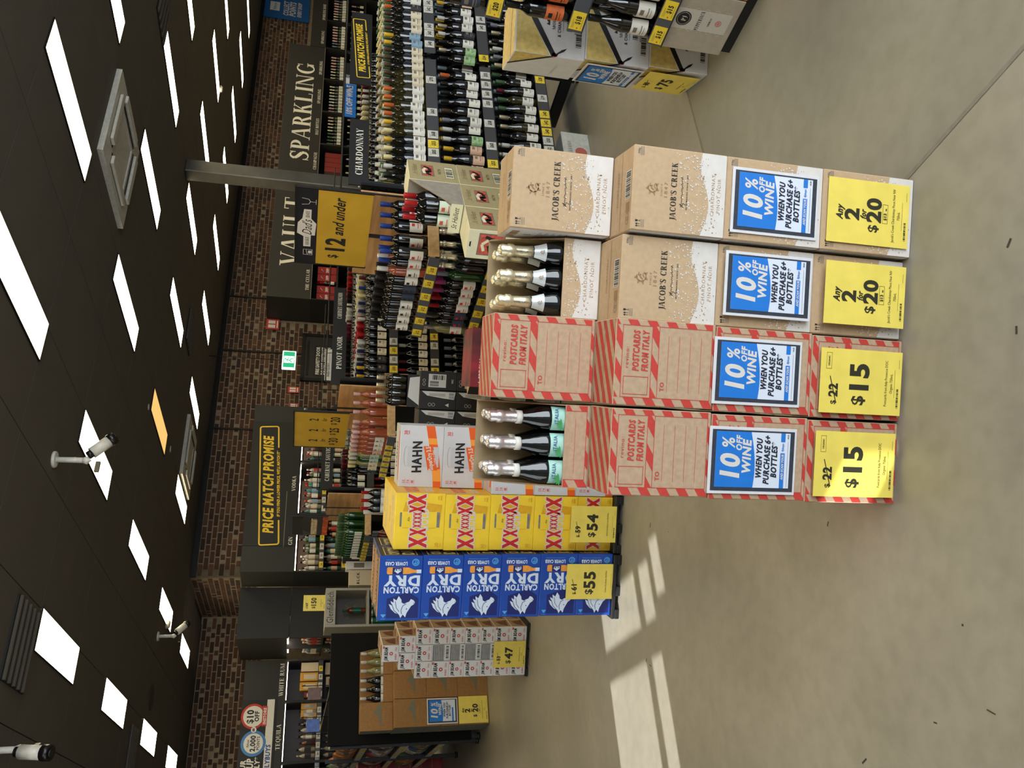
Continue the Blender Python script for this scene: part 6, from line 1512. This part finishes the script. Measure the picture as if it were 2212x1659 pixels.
for k, z in enumerate((.721, .361)):
    for i in range(4):
        g = G(); g.lathe([(.045, 0), (.045, .3)], TEAL, 14); g.lathe([(.046, .28), (.046, .3)], GOLD, 14); g.frame((0, -.0455, 0), (1, 0, 0), (0, 0, 1)); g.line([(-.015, .24), (0, .21), (.015, .24)], .004, GOLD); g.line([(0, .21), (0, .18)], .004, GOLD)
        tag(link('whisky_tube', g.mesh('whisky_tube'), None, W(2.5, 10.0, z) + SV * (.085 + .1 * i) + TV * .08, AR), 'teal whisky gift tube, %s from left, %s shelf of grey tower' % (ORD[i], ('upper', 'lower')[k]), 'tube', 'teal whisky tubes')
card(W(2.7, 10.02, 1.572), AR, .19, .255, 'yellow one hundred fifty dollar card standing on the grey tower', f_22('150', '165', 'Single Malt Scotch Whisky', '700mL'))
o = thing('display_stand', 'dark stand of white boxed vodka right of the whisky tower', 'display stand', W(2.99, 9.95), AR)
for z in (.02, .5, 1.02):
    g = G(); g.box(0, 0, z - .02, .42, .4, z, RK); part('shelf', g, o)
g = G(); g.box(0, .38, 0, .42, .4, 1.02, RK); part('back_panel', g, o)
for i, (x, z, w, h, m, t) in enumerate(((.01, 1.021, .19, .28, CBX, 'BLCK'), (.21, 1.021, .1, .32, BCW, ''), (.32, 1.021, .09, .36, PBLACK, ''), (.05, .501, .2, .28, BCW, ''))):
    g = G(); g.box(0, 0, 0, w, .12, h, m, .002); g.frame((0, 0, 0), (1, 0, 0), (0, 0, 1))
    if t: g.text(t, w * .45, h * .55, .03, PBLACK, 2, 1, sp=.3, rot=0)
    else: g.rect(w * .2, h * .3, w * .8, h * .7, BCW if m is PBLACK else PGREY)
    tag(link('gift_box', g.mesh('gift_box'), None, W(2.99, 9.95, z) + SV * x + TV * .04, AR), ['cream box with spaced black lettering right of the whisky tower', 'slim white box beside the cream lettered box', 'black and white box at the right end of the boxed vodka', 'white box on the lower shelf beside the whisky tower'][i], 'box', None)

# ------------------------------------------------------------------ end rack with kraft wine cartons and snacks
o = thing('snack_rack', 'black-ended rack with snack shelves on its left side, far left', 'shelf rack', W(1.06, 8.86), AR)
g = G(); g.box(0.0, 0, .09, 1.09, .04, 1.53, M('panel_black', (9, 9, 8), .75, var=0.03, spec=0.2), .003); part('end_panel', g, o)
g = G(); g.box(0.5, .04, .1, .54, 2.7, 1.53, RK); part('centre_panel', g, o)
for x, y in ((.03, .02), (1.05, .02), (.0, .1), (.0, 1.35), (0, 2.66)):
    g = G(); g.box(x - .02, y - .02, .03, x + .02, y + .02, 1.5 if y > .05 else .09, RK); g.tube((x, y, 0), (x, y, .03), .035, RK, 10); part('foot', g, o)
for z in (1.18, .78, .38):
    g = G(); g.box(.0, .06, z - .03, .5, 2.68, z, RK); part('shelf', g, o)
    for k in range(2):
        g = G(); g.box(0, 0, 0, 1.28, .006, .075, STRD, .001)
        p = part('price_strip', g, o, loc=(-.006, 1.34 + 1.31 * k, z - .06), rz=-pi / 2)
        for q in range(8): part('price_ticket', ticket(['4', '6', '5', '8'][q % 4], q == 5 or q == 2, .11, .06), p, loc=(.06 + .15 * q, -.002, .006))
rs = random.Random(3)
SNK = [M('snack_' + n, c, .45, var=0.25, scale=25) for n, c in (('white', (206, 198, 186)), ('brown', (92, 58, 44)), ('red', (170, 52, 44)), ('green', (96, 130, 60)), ('blue', (46, 84, 160)), ('orange', (206, 130, 60)), ('pink', (206, 160, 150)))]
for zi, z in enumerate((1.18, .78, .38)):
    for i in range(14):
        w = .16; hh = rs.uniform(.2, .28); m = SNK[rs.choice(((0, 6, 3, 5), (0, 1, 2, 0), (3, 0, 5, 4))[zi])]
        g = G(); g.box(0, -.015, 0, w, .015, hh, m); b = 0
        g.v = [(x, y * (1.0 if .02 < zz < hh - .02 else .3), zz) for x, y, zz in g.v]
        g2 = G(); n = 6
        for k in range(n):
            a0, a1 = k / n, (k + 1) / n; t0_, t1_ = .035 * sin(pi * a0) + .003, .035 * sin(pi * a1) + .003
            for sg in (1, -1): g2.face([(0, sg * t0_, hh * a0), (w, sg * t0_, hh * a0), (w, sg * t1_, hh * a1), (0, sg * t1_, hh * a1)], m, True)
            g2.face([(0, -t0_, hh * a0), (0, -t1_, hh * a1), (0, t1_, hh * a1), (0, t0_, hh * a0)], m); g2.face([(w, -t0_, hh * a0), (w, -t1_, hh * a1), (w, t1_, hh * a1), (w, t0_, hh * a0)], m)
        g2.frame((0, -.042, 0), (1, 0, 0), (0, 0, 1)); g2.rect(w * .2, hh * .4, w * .8, hh * .62, SNK[(i + zi) % 7])
        tag(link('snack_pack', g2.mesh('snack_pack'), None, W(1.06, 8.86, z + .001) + SV * .06 + TV * (.3 + .17 * i), AR - pi / 2), 'snack pack on the %s shelf of snack rack, %s from the near end' % (('top', 'middle', 'bottom')[zi], ordn(i)), 'snack', 'snack packs')
# cartons of red and white wine in front of the black end panel
def at_front(w, d, h):
    g = ff(G(), w, d, h); m = M('print_sage', (112, 112, 92), .8, var=0)
    g.poly([(w * .1, h * .36), (w * .95, h * .36), (w * .9, h * .48), (w * .75, h * .5), (w * .7, h * .6), (w * .6, h * .55), (w * .5, h * .45), (w * .3, h * .42)], m)
    g.text('ATIRU', w * .5, h * .24, h * .09, PTAN, serif=True, sp=.08); g.rect(w * .3, h * .18, w * .7, h * .187, PTAN); g.rect(w * .25, h * .14, w * .75, h * .147, PTAN); g.rect(w * .3, h * .05, w * .6, h * .057, PTAN); return g
def at_side(w, d, h):
    g = lf(G(), w, d, h); g.rect(.003, .003, d - .003, h - .003, M('print_slate', (112, 116, 108), .8, var=0.03)); g.L = 1; g.rect(d * .2, h * .4, d * .6, h * .5, PTAN); return g
ATP = [('printed_front', at_front), ('printed_side', at_side)]
KA = M('kraft_amber', (148, 108, 62), .85, var=0.05, scale=40)
zz = [0, .305, .615, .93]
for c in range(3):
    for k in range(3):
        for dep in (0, 1):
            carton('at', W(1.135 + .262 * c, 8.38 + dep * .2, zz[k]), AR, 'kraft wine carton with sage mountain, %s tier, %s column, %s rank, black end panel' % (tn[k], ('left', 'middle', 'right')[c], ('front', 'rear')[dep]), 'kraft mountain-printed cartons', .258, .19, zz[k + 1] - zz[k] - .001, KA, ATP)
carton('at', W(1.135, 8.52, .93), AR, 'kraft wine carton with sage mountain closed on the top tier', 'kraft mountain-printed cartons', .258, .19, .31, KA, ATP)
for c in (1, 2):
    p = W(1.135 + .262 * c, 8.52, .93)
    open_carton(p, AR, .258, .19, .31, KA, KA, 'kraft carton cut open showing %s' % ('dark red wine bottles with white caps' if c == 1 else 'pale white wine bottles with white caps'), None, lowfrac=.3)
    for i in range(3):
        bottle(p + SV * (.045 + .084 * i) + TV * .06 + Vector((0, 0, .005)), AR, 'burgundy', GB if c == 1 else GW, CAPS['white'], LWH, '%s bottle with white cap, %s from left, open kraft carton' % ('dark' if c == 1 else 'pale olive', ORD[i]), 'white-capped bottles in the open kraft cartons')
offer(W(1.15, 8.37, .315), AR, .235, .3, 'small distant ten percent offer poster on the kraft cartons', big=False)
card(W(1.145, 8.37, .012), AR, .25, .29, 'yellow two for twenty card at the foot of the kraft cartons', f_two20)
# magazine pockets and wire hooks on top of the end rack
for i, (x, m) in enumerate(((.12, SNK[4]), (.42, SNK[1]))):
    o = thing('wire_bag_holder', 'black wire holder with %s above the black end panel' % ('blue printed bags' if i == 0 else 'a dark brown carrier bag'), 'holder', W(1.06, 8.9, 1.53) + SV * (x + (.28 if 0 else 0)), AR)
    for q in (0, .16):
        g = G(); g.tube((q, 0, 0), (q, 0, .27), .004, MDK, 6); g.tube((q, 0, .27), (q, -.05, .24), .004, MDK, 6); part('wire', g, o)
    g = G(); g.box(.02, -.02, .08, .14, .0, .21, m, .002); part('bag', g, o)
# red product column at the far left
RC = M('column_red', (128, 26, 30), .5, var=0.15, scale=8)
g = G(); g.box(0, 0, 0, .3, .5, 1.05, RC, .004)
for k in range(7): g.box(-.002, -.003, .13 + k * .14, .302, 0, .134 + k * .14, CAPS['gold'] if False else M('column_line', (190, 120, 60), .5, var=0))
tag(link('product_column', g.mesh('product_column'), None, W(.86, 11.3, 0), AR), 'dark red stacked product column with thin gold lines at far left', 'display')

# white and red aperitif cartons beyond the rose crate bay
def ap_front(w, d, h):
    g = ff(G(), w, d, h)
    for a in (.03, .53):
        g.poly([(w * a, h * .1), (w * (a + .44), h * .1), (w * (a + .44), h * .7), (w * (a + .34), h * .9), (w * (a + .1), h * .9), (w * a, h * .7)], PRED)
    g.L = 1
    for a in (.25, .75): g.line([(w * a, h * .3), (w * a, h * .5)], .01, LWH); g.line([(w * (a - .08), h * .62), (w * a, h * .5), (w * (a + .08), h * .62)], .01, LWH)
    return g
for k in range(4):
    carton('ap', W(2.86, 7.3, .262 * k), radians(8), 'white and red aperitif carton, %s of four, beyond the rose crates' % ORD[k], 'white and red aperitif cartons', .25, .2, .261, BCW, [('printed_front', ap_front)])
p = W(2.86, 7.3, 1.048)
open_carton(p, radians(8), .25, .2, .27, BCW, BCW, 'white and red carton cut open to show red-capped dark bottles', None, lowfrac=.3)
for i in range(3):
    bottle(p + Vector((.05 + .075 * i, .06, .005)), 0, 'bordeaux', GB, CAPS['red'], LWH, 'dark bottle with red cap, %s from left, open white and red carton' % ORD[i], 'red-capped bottles in the white and red carton')
